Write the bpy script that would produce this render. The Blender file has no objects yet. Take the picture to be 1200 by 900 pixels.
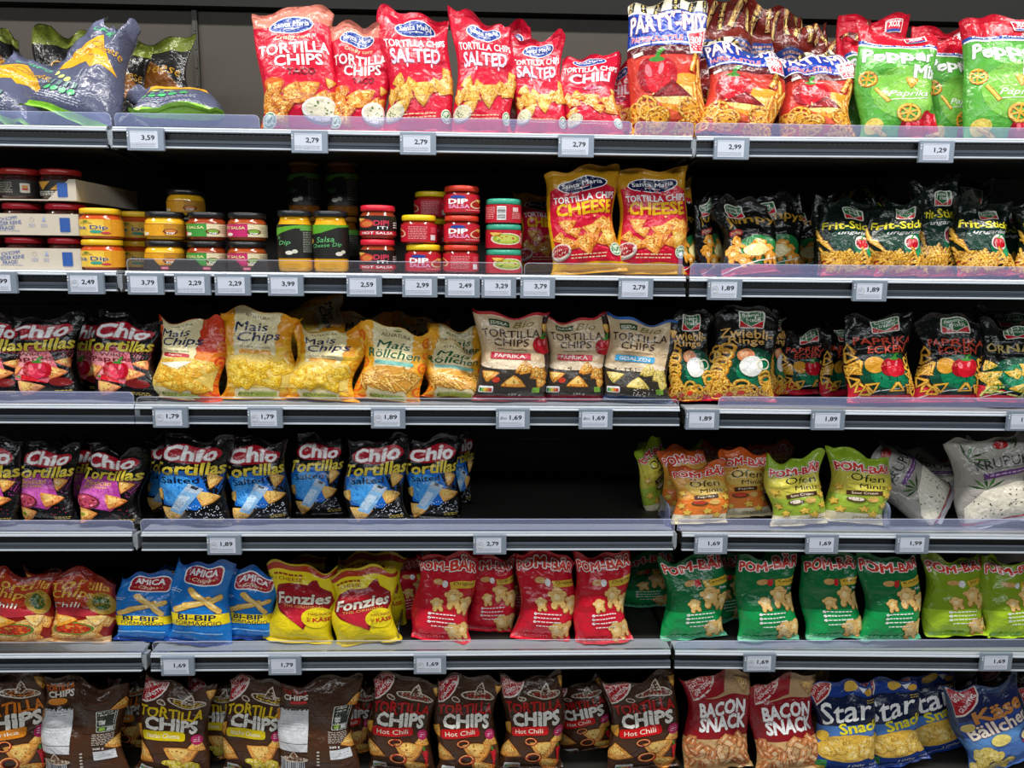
import bpy, bmesh, math, random
import numpy as np
from mathutils import Matrix, Vector
C = bpy.context.collection
SC = bpy.context.scene
PI = math.pi

# ------------------------------------------------------------------ camera
FPX, PIT, YAW, ROL = 901.0, .1544, .033, .0107
CAM = np.array([.7997, -1.7233, 1.45])
_r0 = np.array([math.cos(YAW), -math.sin(YAW), 0])
_F = np.array([math.sin(YAW)*math.cos(PIT), math.cos(YAW)*math.cos(PIT), -math.sin(PIT)])
_u0 = np.cross(_r0, _F)
_R = math.cos(ROL)*_r0+math.sin(ROL)*_u0
_U = math.cos(ROL)*_u0-math.sin(ROL)*_r0
cd = bpy.data.cameras.new('camera'); cam = bpy.data.objects.new('camera', cd); C.objects.link(cam)
cd.sensor_width = 36; cd.lens = FPX/1200*36; cd.clip_start = .05
cam.matrix_world = Matrix(((_R[0], _U[0], -_F[0], CAM[0]), (_R[1], _U[1], -_F[1], CAM[1]), (_R[2], _U[2], -_F[2], CAM[2]), (0, 0, 0, 1)))
SC.camera = cam
# ------------------------------------------------------------------ world, lights, exposure
w = bpy.data.worlds.new('shop'); SC.world = w; w.use_nodes = True
w.node_tree.nodes['Background'].inputs[0].default_value = (.8, .9, 1, 1)
w.node_tree.nodes['Background'].inputs[1].default_value = .035
def strip(name, loc, sx, sy, watts, rx=0, col=(1, .97, .92)):
    l = bpy.data.lights.new(name, 'AREA'); l.shape = 'RECTANGLE'; l.size = sx; l.size_y = sy; l.energy = watts; l.color = col
    o = bpy.data.objects.new(name, l); C.objects.link(o); o.location = loc; o.rotation_euler = (rx, 0, 0)
    return o
strip('ceiling_light_strip', (.8, -.88, 3.6), 7, .16, 165, math.radians(10))
strip('aisle_fill_light', (.8, -2.3, 2.5), 7, .2, 44, math.radians(48), (.93, .97, 1))  # added fill, out of view, brightens the bag fronts from the aisle
SC.view_settings.view_transform = 'Standard'; SC.view_settings.look = 'None'
SC.view_settings.gamma = 1; SC.view_settings.use_curve_mapping = False
SC.view_settings.exposure = 0.2

# ------------------------------------------------------------------ helpers
def pr(p):
    v = np.array(p)-CAM; d = v@_F
    return 600+FPX*(v@_R)/d, 450-FPX*(v@_U)/d
def ray(px, py): return _F+_R*(px-600)/FPX-_U*(py-450)/FPX
def wx(px, Y, z):                       # world X of the point on the line (Y, z) seen at column px
    a, b = pr((0, Y, z))[0], pr((1.2, Y, z))[0]
    X = 1.2*(px-a)/(b-a)
    for _ in range(3):
        q = pr((X, Y, z))[0]; q2 = pr((X+.01, Y, z))[0]; X += .01*(px-q)/(q2-q)
    return X
def depth(p): return float((np.array(p)-CAM)@_F)
def lin(c):
    if isinstance(c, str):
        c = c.lstrip('#'); c = [int(c[i:i+2], 16)/255 for i in (0, 2, 4)]
    return tuple((x/12.92 if x <= .04045 else ((x+.055)/1.055)**2.4) for x in c[:3])
def link(name, me, parent=None, mat=None):
    o = bpy.data.objects.new(name, me); C.objects.link(o)
    if parent: o.parent = parent
    if mat: me.materials.append(mat)
    return o
def tag(o, label, cat, group=None):
    o['label'] = label; o['category'] = cat
    if group: o['group'] = group
    return o
def empty(name, loc=(0, 0, 0), label=None, cat=None, group=None):
    o = bpy.data.objects.new(name, None); C.objects.link(o); o.location = loc; o.empty_display_size = .02
    if label: tag(o, label, cat, group)
    return o
class MB:
    def __init__(s): s.v = []; s.f = []; s.m = []
    def box(s, x0, x1, y0, y1, z0, z1, m=0):
        n = len(s.v)
        s.v += [(x0, y0, z0), (x1, y0, z0), (x1, y1, z0), (x0, y1, z0), (x0, y0, z1), (x1, y0, z1), (x1, y1, z1), (x0, y1, z1)]
        for q in ((3, 2, 1, 0), (4, 5, 6, 7), (0, 1, 5, 4), (2, 3, 7, 6), (1, 2, 6, 5), (3, 0, 4, 7)): s.f.append(tuple(n+i for i in q)); s.m.append(m)
        return s
    def prism(s, prof, x0, x1, m=0):     # prof: (y,z) closed outline extruded along x
        n = len(s.v); k = len(prof)
        s.v += [(x0, y, z) for y, z in prof]+[(x1, y, z) for y, z in prof]
        for i in range(k): s.f.append((n+i, n+(i+1) % k, n+k+(i+1) % k, n+k+i)); s.m.append(m)
        s.f.append(tuple(n+i for i in reversed(range(k)))); s.f.append(tuple(n+k+i for i in range(k))); s.m += [m, m]
        return s
    def plate(s, pts, y0, y1, m=0):      # pts: (x,z) outline extruded along y
        n = len(s.v); k = len(pts)
        s.v += [(x, y0, z) for x, z in pts]+[(x, y1, z) for x, z in pts]
        for i in range(k): s.f.append((n+i, n+k+i, n+k+(i+1) % k, n+(i+1) % k)); s.m.append(m)
        s.f.append(tuple(n+i for i in range(k))); s.f.append(tuple(n+k+i for i in reversed(range(k)))); s.m += [m, m]
        return s
    def lathe(s, prof, n=28, cx=0, cy=0, m=0):
        b = len(s.v); k = len(prof)
        for i in range(n):
            a = 2*PI*i/n
            s.v += [(cx+r*math.cos(a), cy+r*math.sin(a), z) for r, z in prof]
        for i in range(n):
            j = (i+1) % n
            for q in range(k-1): s.f.append((b+i*k+q, b+j*k+q, b+j*k+q+1, b+i*k+q+1)); s.m.append(m)
        return s
    def build(s, name, mats, parent=None, smooth=False, bevel=0):
        me = bpy.data.meshes.new(name); me.from_pydata(s.v, [], s.f)
        for mt in (mats if isinstance(mats, (list, tuple)) else [mats]): me.materials.append(mt)
        for p, mi in zip(me.polygons, s.m): p.material_index = mi; p.use_smooth = smooth
        bm = bmesh.new(); bm.from_mesh(me); bmesh.ops.recalc_face_normals(bm, faces=bm.faces)
        if bevel: bmesh.ops.bevel(bm, geom=list(bm.edges), offset=bevel, segments=2, profile=.6, affect='EDGES')
        bm.to_mesh(me); bm.free()
        return link(name, me, parent)
# ------------------------------------------------------------------ materials
def mat(name, col, rough=.5, metal=0, spec=.5, coat=0, noise=0, nscale=30, bump=0, bscale=60, emit=0):
    m = bpy.data.materials.new(name); m.use_nodes = True; nt = m.node_tree; b = nt.nodes['Principled BSDF']
    c = lin(col); b.inputs['Base Color'].default_value = (*c, 1); b.inputs['Roughness'].default_value = rough
    b.inputs['Metallic'].default_value = metal; b.inputs['Specular IOR Level'].default_value = spec; b.inputs['Coat Weight'].default_value = coat
    if noise or bump:
        tc = nt.nodes.new('ShaderNodeTexCoord')
    if noise:
        n = nt.nodes.new('ShaderNodeTexNoise'); n.inputs['Scale'].default_value = nscale; n.inputs['Detail'].default_value = 5
        nt.links.new(tc.outputs['Object'], n.inputs['Vector'])
        r = nt.nodes.new('ShaderNodeMapRange'); r.inputs[3].default_value = 1-noise; r.inputs[4].default_value = 1+noise
        nt.links.new(n.outputs[0], r.inputs[0])
        x = nt.nodes.new('ShaderNodeVectorMath'); x.operation = 'SCALE'; x.inputs[0].default_value = c
        nt.links.new(r.outputs[0], x.inputs['Scale']); nt.links.new(x.outputs[0], b.inputs['Base Color'])
    if bump:
        n = nt.nodes.new('ShaderNodeTexNoise'); n.inputs['Scale'].default_value = bscale
        nt.links.new(tc.outputs['Object'], n.inputs['Vector'])
        u = nt.nodes.new('ShaderNodeBump'); u.inputs['Strength'].default_value = bump; u.inputs['Distance'].default_value = .002
        nt.links.new(n.outputs[0], u.inputs['Height']); nt.links.new(u.outputs[0], b.inputs['Normal'])
    if emit:
        b.inputs['Emission Color'].default_value = (*c, 1); b.inputs['Emission Strength'].default_value = emit
    return m
def film(m, b, nt, rough=.26, bump=.8, coat=.35):
    b.inputs['Roughness'].default_value = rough; b.inputs['Coat Weight'].default_value = coat; b.inputs['Coat Roughness'].default_value = .1; b.inputs['Specular IOR Level'].default_value = .35
    tc = nt.nodes.new('ShaderNodeTexCoord')
    n = nt.nodes.new('ShaderNodeTexNoise'); n.inputs['Scale'].default_value = 42; n.inputs['Detail'].default_value = 3; n.inputs['Distortion'].default_value = .6
    nt.links.new(tc.outputs['Object'], n.inputs['Vector'])
    v = nt.nodes.new('ShaderNodeTexVoronoi'); v.feature = 'DISTANCE_TO_EDGE'; v.inputs['Scale'].default_value = 15
    nt.links.new(n.outputs['Color'], v.inputs['Vector']) if False else nt.links.new(tc.outputs['Object'], v.inputs['Vector'])
    a = nt.nodes.new('ShaderNodeMath'); a.operation = 'MULTIPLY_ADD'; a.inputs[1].default_value = .5
    nt.links.new(v.outputs[0], a.inputs[0]); nt.links.new(n.outputs[0], a.inputs[2])
    u = nt.nodes.new('ShaderNodeBump'); u.inputs['Strength'].default_value = bump; u.inputs['Distance'].default_value = .006
    nt.links.new(a.outputs[0], u.inputs['Height']); nt.links.new(u.outputs[0], b.inputs['Normal'])
    nt.links.new(u.outputs[0], b.inputs['Coat Normal'])
def print_mat(name, foil=True):
    m = bpy.data.materials.new(name); m.use_nodes = True; nt = m.node_tree; b = nt.nodes['Principled BSDF']
    at = nt.nodes.new('ShaderNodeAttribute'); at.attribute_name = 'Col'
    tc = nt.nodes.new('ShaderNodeTexCoord'); n = nt.nodes.new('ShaderNodeTexNoise'); n.inputs['Scale'].default_value = 260; n.inputs['Detail'].default_value = 3
    nt.links.new(tc.outputs['Object'], n.inputs['Vector'])
    r = nt.nodes.new('ShaderNodeMapRange'); r.inputs[1].default_value = .3; r.inputs[2].default_value = .7; r.inputs[3].default_value = .82; r.inputs[4].default_value = 1.1
    nt.links.new(n.outputs[0], r.inputs[0])
    x = nt.nodes.new('ShaderNodeVectorMath'); x.operation = 'SCALE'
    nt.links.new(at.outputs['Color'], x.inputs[0]); nt.links.new(r.outputs[0], x.inputs['Scale']); nt.links.new(x.outputs[0], b.inputs['Base Color'])
    if foil: film(m, b, nt)
    else: b.inputs['Roughness'].default_value = .4
    return m
def band_mat(name, bands, rough=.26):
    """pouch film: plain colour zones by height up the bag (flat print)"""
    m = bpy.data.materials.new(name); m.use_nodes = True; nt = m.node_tree; b = nt.nodes['Principled BSDF']
    at = nt.nodes.new('ShaderNodeAttribute'); at.attribute_name = 'UVMap'
    s = nt.nodes.new('ShaderNodeSeparateXYZ'); nt.links.new(at.outputs['Vector'], s.inputs[0])
    cr = nt.nodes.new('ShaderNodeValToRGB'); cr.color_ramp.interpolation = 'CONSTANT'
    e = cr.color_ramp.elements
    e[0].position = 0; e[0].color = (*lin(bands[0][1]), 1)
    e[1].position = bands[1][0] if len(bands) > 1 else 1; e[1].color = (*lin(bands[1][1] if len(bands) > 1 else bands[0][1]), 1)
    for p, c in bands[2:]: q = e.new(p); q.color = (*lin(c), 1)
    nt.links.new(s.outputs[1], cr.inputs[0]); nt.links.new(cr.outputs[0], b.inputs['Base Color'])
    film(m, b, nt, rough)
    return m
M = {}
M['ink'] = print_mat('printed_film'); M['paper_ink'] = print_mat('printed_paper', False)
M['alu'] = mat('painted_steel', '#a4abb3', .35, .25, noise=.05, nscale=20)
M['lip'] = mat('rail_edge', '#b4bcc6', .3, .1)
M['rail'] = mat('price_rail', '#4d5560', .35, .3, noise=.05)
M['slot'] = mat('rail_channel', '#15171a', .45)
M['under'] = mat('shelf_underside', '#1b1c1f', .6)
M['deck'] = mat('shelf_deck', '#23221f', .55, noise=.2, nscale=60, bump=.1)
M['back'] = mat('back_panel', '#403a33', .7, noise=.06, nscale=50, bump=.15, bscale=300)
M['upright'] = mat('upright', '#37352f', .5)
M['black'] = mat('black_void', '#050505', .8)
M['tagframe'] = mat('tag_frame', '#8a96a6', .35, .2)
M['screen'] = mat('tag_screen', '#cdd4e4', .3)
M['white'] = mat('white_paint', '#e9ebee', .4)
M['dotc'] = mat('rail_dots', '#6d7580', .5)
M['floor'] = mat('floor_tile', '#8b8881', .3, noise=.08, nscale=6)
def clear(name, glare_mix, tint=(.82, .86, 1)):
    m = bpy.data.materials.new(name); m.use_nodes = True; nt = m.node_tree
    nt.nodes.remove(nt.nodes['Principled BSDF']); out = nt.nodes['Material Output']
    t = nt.nodes.new('ShaderNodeBsdfTransparent'); t.inputs[0].default_value = (.97, .98, 1, 1)
    d = nt.nodes.new('ShaderNodeBsdfDiffuse'); d.inputs[0].default_value = (*tint, 1)
    tr = nt.nodes.new('ShaderNodeBsdfTranslucent'); tr.inputs[0].default_value = (*tint, 1)
    g = nt.nodes.new('ShaderNodeBsdfGlossy'); g.inputs['Roughness'].default_value = .12
    ad = nt.nodes.new('ShaderNodeAddShader'); nt.links.new(d.outputs[0], ad.inputs[0]); nt.links.new(tr.outputs[0], ad.inputs[1])
    a = nt.nodes.new('ShaderNodeMixShader'); a.inputs[0].default_value = glare_mix
    nt.links.new(t.outputs[0], a.inputs[1]); nt.links.new(ad.outputs[0], a.inputs[2])
    f = nt.nodes.new('ShaderNodeFresnel'); f.inputs[0].default_value = 1.45
    b = nt.nodes.new('ShaderNodeMixShader'); nt.links.new(f.outputs[0], b.inputs[0])
    nt.links.new(a.outputs[0], b.inputs[1]); nt.links.new(g.outputs[0], b.inputs[2]); nt.links.new(b.outputs[0], out.inputs[0])
    return m
M['glare_mix'] = clear('glare_mix_acrylic', .2, (.5, .58, .95)); M['clear'] = clear('clear_acrylic', .03); M['edge'] = clear('acrylic_edge', .25)  # ceiling reflection on the risers is painted in as bluish diffuse tint
# ------------------------------------------------------------------ setting
LIP = [1.687, 1.383, 1.087, .788, .489, .135]
YF = [0, 0, 0, 0, 0, -.06]                          # the lowest deck stands a little proud
TOP = [z+.044 for z in LIP]
def struct(o): o['kind'] = 'structure'; return o
BK = .53
fl = struct(MB().box(-2.2, 3.8, -4, BK+.1, -.05, 0).build('floor', M['floor']))
wb = struct(MB().box(-2.2, 3.8, BK+.012, BK+.1, 0, 3.2).build('wall_back', M['under']))
hd = struct(MB().box(-2.2, 3.8, BK-.04, BK+.012, 2.125, 2.6).build('trim_1', M['black']))
for i, (x0, x1) in enumerate(((-1.25, 0), (0, 1.25), (1.25, 2.5))):
    for k in range(5):
        z0 = .125+k*.4
        MB().box(x0+.0075, x1-.0075, BK-.004, BK+.010, z0+.0015, z0+.3985).build('back_panel', M['back'], wb)
def upright(X):
    u = MB().box(X-.0068, X+.0068, BK-.012, BK+.012, .0, 2.125).build('upright', M['upright'])
    struct(u); u.parent = wb
    s = MB()
    for k in range(42): s.box(X-.003, X+.003, BK-.0135, BK-.0119, .1+k*.048, .1+k*.048+.026)
    o = s.build('slots', M['back'], u); o['kind'] = 'stuff'
for X in (-1.25, 0, 1.25, 2.5): upright(X)
# per bay: rails' ends (x), drop at the far end
BAYS = [[(-1.0, -.011, 0), (.001, 1.244, 0), (1.254, 2.49, .010)], [(-1.0, -.011, 0), (.008, 1.243, 0), (1.252, 2.49, .001)],
        [(-1.0, .0085, 0), (.0105, 1.2425, 0), (1.256, 2.49, -.007)], [(-1.0, -.0155, 0), (.006, 1.2405, 0), (1.2615, 2.49, -.012)],
        [(-1.0, -.0135, 0), (.009, 1.247, 0), (1.2575, 2.49, -.019)], [(-1.0, -.0135, 0), (.009, 1.247, 0), (1.2575, 2.49, -.019)]]
BASE_DZ = {(0, 0): 0, (2, 2): -.004, (3, 2): -.0015, (4, 2): -.001}
ORD = ['topmost', 'second from the top', 'third from the top', 'fourth from the top', 'fifth from the top', 'lowest']
WHERE = ['left end bay', 'wide middle bay', 'right end bay']
LEAN = .0
for r in range(6):
    z = LIP[r]
    for b in range(3):
        x0, x1, dz = BAYS[r][b]
        t = empty('shelf', ((x0+x1)/2, YF[r], z+BASE_DZ.get((r, b), 0)+dz/2), '%s shelf, %s, black deck with grey price rail' % (ORD[r], WHERE[b]), 'shelf')
        t.rotation_euler = (0, -math.atan2(dz, x1-x0), 0)
        h = (x1-x0)/2
        e_ = BK-.015-YF[r]; MB().prism([(.05, .044), (e_, .044), (e_, .012), (.4, .006), (.03, .004), (.03, .036), (.05, .036)], -h+.002, h-.002).build('deck', M['deck'], t)
        MB().prism([(.0, .0405), (.002, .0435), (.006, .0448), (.051, .0448), (.051, .040), (.008, .0385), (.004, .0365), (.0, .037)], -h, h).build('front_ledge', M['alu'], t)
        MB().prism([(-.0028, .0370), (-.0036, .0345), (.0, .0325), (.004, .0335), (.006, .0375), (.0, .0385)], -h, h).build('ledge_bead', M['lip'], t)
        MB().box(-h+.001, h-.001, .0055, .009, .0005, .0375).build('rail_channel', M['slot'], t)
        MB().prism([(.0055, .0175), (.002, .0178), (-.0036, .0160), (-.0034, .0110), (-.0016, .0100), (-.0033, .0088), (-.0026, .0035), (.0055, .001)], -h, h).build('price_rail', M['rail'], t)
        MB().prism([(-.0026, .0036), (-.0046, .0028), (-.0050, .0002), (.004, -.0008), (.006, .0012)], -h, h).build('rail_lip', M['lip'], t)
        if b != 2 or True:
            d = MB(); n = int(2*h/.0115)
            for i in range(n):
                x = -h+.008+i*.0115; d.box(x-.0009, x+.0009, .0048, .0056, .0295, .0312)
            o = d.build('perforation', M['dotc'], t); o['kind'] = 'stuff'
        for sx in (-1, 1):
            if (sx < 0 and b == 0): continue
            X = sx*(h-.004)
            MB().prism([(.012, .038), (.05, .038), (BK-.02, .006), (BK-.02, -.05), (BK-.05, -.055), (.05, -.004), (.012, -.006)], X-.0015-(.006 if sx > 0 else -.006), X+.0015-(.006 if sx > 0 else -.006)).build('shelf_bracket', M['under'], t)
        if b == 0 or b == 1 and r in (0, 3):
            MB().plate([(h-.001, .037), (h+.010, .037), (h+.010, .006), (h+.006, -.002), (h+.003, .006), (h-.001, .008)], .004, .03).build('end_cap', M['alu'], t)
# acrylic risers standing on the front ledge
def riser(r, px0, px1, hgt, kind, label, zadd=0):
    z = TOP[r]+.0012+zadd
    X0, X1 = wx(px0, .006, z), wx(px1, .006, z)
    h = (X1-X0)/2; t = empty('shelf_riser', ((X0+X1)/2, .004, z), label, 'shelf riser')
    c = .010
    def outline(d=0):
        pts = [(-h+d, 0)]
        for k in range(5): a = PI-PI/2*k/4; pts.append((-h+c+(c-d)*math.cos(a), hgt-c+(c-d)*math.sin(a)))
        for k in range(5): a = PI/2-PI/2*k/4; pts.append((h-c+(c-d)*math.cos(a), hgt-c+(c-d)*math.sin(a)))
        return pts+[(h-d, 0)]
    o = MB().plate(outline(.0012), -.0008, .0008).build('acrylic_panel', M[kind], t)
    # bright cut edge: a thin frame following the outline
    a, q = outline(0), outline(.0014); mb = MB(); n = len(a)
    for k in range(n-1):
        b0 = len(mb.v); mb.v += [(a[k][0], -.001, a[k][1]), (a[k+1][0], -.001, a[k+1][1]), (q[k+1][0], -.001, q[k+1][1]), (q[k][0], -.001, q[k][1]),
                                 (a[k][0], .001, a[k][1]), (a[k+1][0], .001, a[k+1][1]), (q[k+1][0], .001, q[k+1][1]), (q[k][0], .001, q[k][1])]
        for f in ((0, 1, 2, 3), (4, 7, 6, 5), (0, 4, 5, 1), (3, 2, 6, 7)): mb.f.append(tuple(b0+i for i in f)); mb.m.append(0)
    mb.build('cut_edge', M['edge'], t)
    t.rotation_euler = (math.radians(8), 0, 0)
    return t
riser(0, -70, 131.5, .027, 'glare_mix', 'glare-tinted acrylic strip in front of the lavender cheese chips, top left')
riser(0, 135.5, 305, .027, 'glare_mix', 'glare-tinted acrylic strip under the flat lying bag, right of the top left joint')
riser(0, 309, 740, .027, 'glare_mix', 'long glare-tinted acrylic strip in front of the red tortilla chips bags')
riser(0, 743, 812, .027, 'glare_mix', 'short glare-tinted acrylic strip in front of the tall bag with the 300 g flash')
riser(0, 814, 1290, .027, 'glare_mix', 'glare-tinted acrylic strip in front of the paprika bags at the top right')
riser(1, 150, 612, .026, 'clear', 'clear acrylic strip in front of the dip jars')
riser(1, 614, 801, .026, 'clear', 'clear acrylic strip in front of the two yellow cheese bags')
riser(1, 808, 1290, .029, 'glare_mix', 'glare-tinted acrylic strip in front of the dark green bags, second shelf')
riser(2, -70, 158, .027, 'glare_mix', 'glare-tinted acrylic strip in front of the black paprika tortilla bags')
riser(2, 161, 795, .016, 'clear', 'low clear acrylic strip in front of the maize snacks, third shelf')
riser(2, 841, 1290, .023, 'glare_mix', 'glare-tinted acrylic strip under the onion ring and paprika bags')
riser(3, -70, 158, .027, 'glare_mix', 'glare-tinted acrylic strip in front of the magenta tortilla bags')
riser(3, 166, 790, .030, 'glare_mix', 'glare-tinted acrylic strip running under the salted bags and the empty gap')
riser(3, 793, 1290, .030, 'glare_mix', 'glare-tinted acrylic strip in front of the oven minis bags, fourth shelf')
riser(4, -70, 174, .028, 'clear', 'clear rounded acrylic strip at the left end of the fifth shelf')
riser(4, 180, 786, .028, 'clear', 'long clear acrylic strip in front of the blue, yellow and red bags')
riser(4, 790, 1290, .022, 'glare_mix', 'glare-tinted acrylic strip in front of the green ketchup bags')
# small clear dividers with rounded heads
def divider(r, px, Y, hgt, label, mt='glare_mix', w=.0015, L=.10):
    z = TOP[r]+.001; X = wx(px, Y, z); t = empty('shelf_divider', (X, Y, z), label, 'shelf divider')
    pts = [(0, 0), (0, hgt-.02)]+[(.02-.02*math.cos(a), hgt-.02+.02*math.sin(a)) for a in (PI/8, PI/4, 3*PI/8, PI/2)]+[(L, hgt), (L, 0)]
    MB().prism(pts, -w, w).build('blade', M[mt], t)
    MB().box(-.006, .006, 0, L, 0, .0016).build('foot', M[mt], t)
    return t
divider(1, 797, .04, .06, 'milky divider blade right of the yellow cheese bags', w=.004)
divider(2, 157, .03, .05, 'clear divider blade left of the red maize chips bag', 'clear')
divider(3, 1041, .03, .055, 'clear divider blade right of the green oven minis bags', 'glare_mix', w=.003)
divider(4, 467, .04, .045, 'clear divider blade between yellow and red bags', 'clear')
divider(3, 784, .03, .05, 'clear divider blade left of the front orange oven minis bag', 'glare_mix')
# ------------------------------------------------------------------ flat print as vector shapes
_tc = {}
def glyphs(s, off, sh):
    """filled lettering; off > 0 thickens it by laying a band along every outline edge"""
    k = (s, round(off, 4), sh)
    if k in _tc: return _tc[k]
    if off > .0005:
        v, f = glyphs(s, 0, sh); cnt = {}
        for t in f:
            for i in range(3):
                e = (t[i], t[(i+1) % 3]); q = (min(e), max(e)); cnt[q] = cnt.get(q, 0)+1
        E = np.array([q for q, c in cnt.items() if c == 1]); A_, B_ = v[E[:, 0]], v[E[:, 1]]
        d = B_-A_; l = np.linalg.norm(d, axis=1, keepdims=True); ok = l[:, 0] > 1e-6; A_, B_, d, l = A_[ok], B_[ok], d[ok], l[ok]; d = d/l
        n = np.column_stack([-d[:, 1], d[:, 0]])*off; ex = d*off*.55; m = len(A_)
        P = np.stack([A_-ex-n, B_+ex-n, B_+ex+n, A_-ex+n], 1).reshape(-1, 2); b = len(v)+4*np.arange(m)[:, None]
        f2 = np.vstack([f, b+[0, 1, 2], b+[0, 2, 3]]); _tc[k] = (np.vstack([v, P]), f2); return _tc[k]
    cu = bpy.data.curves.new('t', 'FONT'); cu.body = s; cu.shear = sh; cu.resolution_u = 2; cu.align_x = 'LEFT'
    o = bpy.data.objects.new('t', cu); me = o.to_mesh()
    bm = bmesh.new(); bm.from_mesh(me); bmesh.ops.remove_doubles(bm, verts=bm.verts, dist=1e-5); bmesh.ops.triangulate(bm, faces=bm.faces)
    v = np.array([q.co[:2] for q in bm.verts]); f = np.array([[q.index for q in t.verts] for t in bm.faces]); bm.free()
    _tc[k] = (v, f); o.to_mesh_clear(); bpy.data.objects.remove(o); bpy.data.curves.remove(cu)
    return _tc[k]
def refine(v, f, L, it=9):
    """split long edges until no triangle is longer than L (so that print follows the film)"""
    v = list(map(tuple, v)); f = f.astype(int)
    v = np.array(v, float)
    for _ in range(it):
        e = np.stack([np.linalg.norm(v[f[:, (i+1) % 3], :2]-v[f[:, i], :2], axis=1) for i in range(3)], 1)
        m = e.argmax(1); big = e.max(1) > L
        if not big.any(): break
        keep = f[~big]; g = f[big]; m = m[big]; r = np.arange(len(g))
        a, b, c = g[r, m], g[r, (m+1) % 3], g[r, (m+2) % 3]
        key = np.minimum(a, b)*10000000+np.maximum(a, b); uq, inv = np.unique(key, return_inverse=True)
        lo, hi = uq//10000000, uq % 10000000
        nv = (v[lo]+v[hi])/2; mid = len(v)+inv; v = np.vstack([v, nv])
        f = np.vstack([keep, np.stack([a, mid, c], 1), np.stack([mid, b, c], 1)])
    return v, f
def tri_fan_ear(pts):
    from mathutils.geometry import tessellate_polygon
    return np.array(tessellate_polygon([[Vector((x, y, 0)) for x, y in pts]]))
class Art:
    L = 3.6
    def __init__(s, seed=1): s.g = {}; s.z = 0.; s.step = .07; s.rnd = random.Random(seed); s.labels = {}
    def add(s, v, f, col, g):
        s.z += s.step*(1.8 if g in ('logo', 'badge') else 1); v = np.asarray(v, float)
        v = np.column_stack([v[:, :2], np.full(len(v), s.z)])
        V, F, K = s.g.setdefault(g, ([], [], [])); n = sum(len(x) for x in V)
        V.append(v); F.append(np.asarray(f)+n); K.append(np.tile(lin(col), (len(v), 1)))
        return s
    def poly(s, pts, col, g='picture'):
        return s.add(np.array(pts, float), tri_fan_ear(pts), col, g)
    def rect(s, x0, x1, y0, y1, col, g='picture'): return s.poly([(x0, y0), (x1, y0), (x1, y1), (x0, y1)], col, g)
    def ell(s, x, y, rx, ry, col, g='picture', r=0, n=18, a0=0, a1=2*PI):
        c, q = math.cos(r), math.sin(r); P = []
        for i in range(n):
            a = a0+(a1-a0)*i/(n if a1-a0 > 6.2 else n-1); u, w_ = rx*math.cos(a), ry*math.sin(a); P.append((x+u*c-w_*q, y+u*q+w_*c))
        return s.poly(P, col, g)
    def strokes(s, pts, wd, col, g='picture'):
        v = []; f = []
        for i, (x, y) in enumerate(pts):
            a = pts[max(0, i-1)]; b = pts[min(len(pts)-1, i+1)]; dx, dy = b[0]-a[0], b[1]-a[1]; l = math.hypot(dx, dy) or 1
            v += [(x-dy/l*wd/2, y+dx/l*wd/2), (x+dy/l*wd/2, y-dx/l*wd/2)]
            if i: k = 2*i-2; f += [(k, k+1, k+2), (k+1, k+3, k+2)]
        return s.add(v, f, col, g)
    def t(s, txt, x, y, w_, h, col='#ffffff', g='lettering', o=(), b=.012, sh=0, r=0, arc=0, jit=0):
        """lettering centred on x,y fitted in w_ x h; o: outlines [(colour, offset)] drawn underneath"""
        v0, _ = glyphs(txt, 0, sh); s.z += .10
        mn, mx = v0.min(0), v0.max(0); sc = np.array([w_/(mx[0]-mn[0]), h/(mx[1]-mn[1])]); cen = (mn+mx)/2
        for c_, off in [(c1, o1*.5) for c1, o1 in o]+[(col, b*.6)]:
            v, f = glyphs(txt, off, sh); p = (v-cen)*sc
            if jit: p = p+np.column_stack([0*p[:, 0], jit*np.sin(p[:, 0]/w_*29)])
            p[:, 1] += arc*(1-(2*p[:, 0]/w_)**2)
            q = p@np.array([[math.cos(r), math.sin(r)], [-math.sin(r), math.cos(r)]])
            s.add(q+[x, y], f, c_, g); s.z += .06
        return s
    def lines(s, x, y, w_, n, col='#ffffff', dy=2.4, g='lettering', h=.7, r=0):
        rn = s.rnd; v = []; f = []
        for k in range(n):
            xx = x-w_/2
            while xx < x+w_/2-2:
                l = rn.uniform(2, 6); k0 = len(v); yy = y-k*dy; x1 = min(xx+l, x+w_/2)
                for a, b_ in ((xx, yy), (x1, yy), (x1, yy+h), (xx, yy+h)):
                    v.append((x+(a-x)*math.cos(r)-(b_-y)*math.sin(r), y+(a-x)*math.sin(r)+(b_-y)*math.cos(r)))
                f += [(k0, k0+1, k0+2), (k0, k0+2, k0+3)]; xx = x1+1.2
        return s.add(v, f, col, g)
    def chip(s, x, y, r, a=None, col='#e7a53c', dk='#b8671d', hi='#f4cc74', g='picture'):
        rn = s.rnd; a = rn.uniform(0, 6.28) if a is None else a
        P = []; sk = rn.uniform(.75, 1.1)
        for k in range(3):
            t0 = a+k*2*PI/3; t1 = t0+2*PI/3
            for q in (0, .12, .5, .88):
                X = (1-q)*math.cos(t0)+q*math.cos(t1); Y = (1-q)*math.sin(t0)+q*math.sin(t1)
                m_ = {0: .93, .12: 1.0, .5: 1.12, .88: 1.0}[q]; P.append((X*r*m_, Y*r*m_*sk))
        tr = lambda k, dx=0, dy=0: [(x+dx+p[0]*k, y+dy+p[1]*k) for p in P]
        s.poly(tr(1.05, r*.05, -r*.06), dk, g); s.poly(tr(1), col, g); s.poly(tr(.62, -r*.08, r*.12), hi, g)
        for _ in range(2):
            s.ell(x+rn.uniform(-.3, .3)*r, y+rn.uniform(-.3, .3)*r, r*.07, r*.06, dk, g, n=6)
        return s
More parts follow.
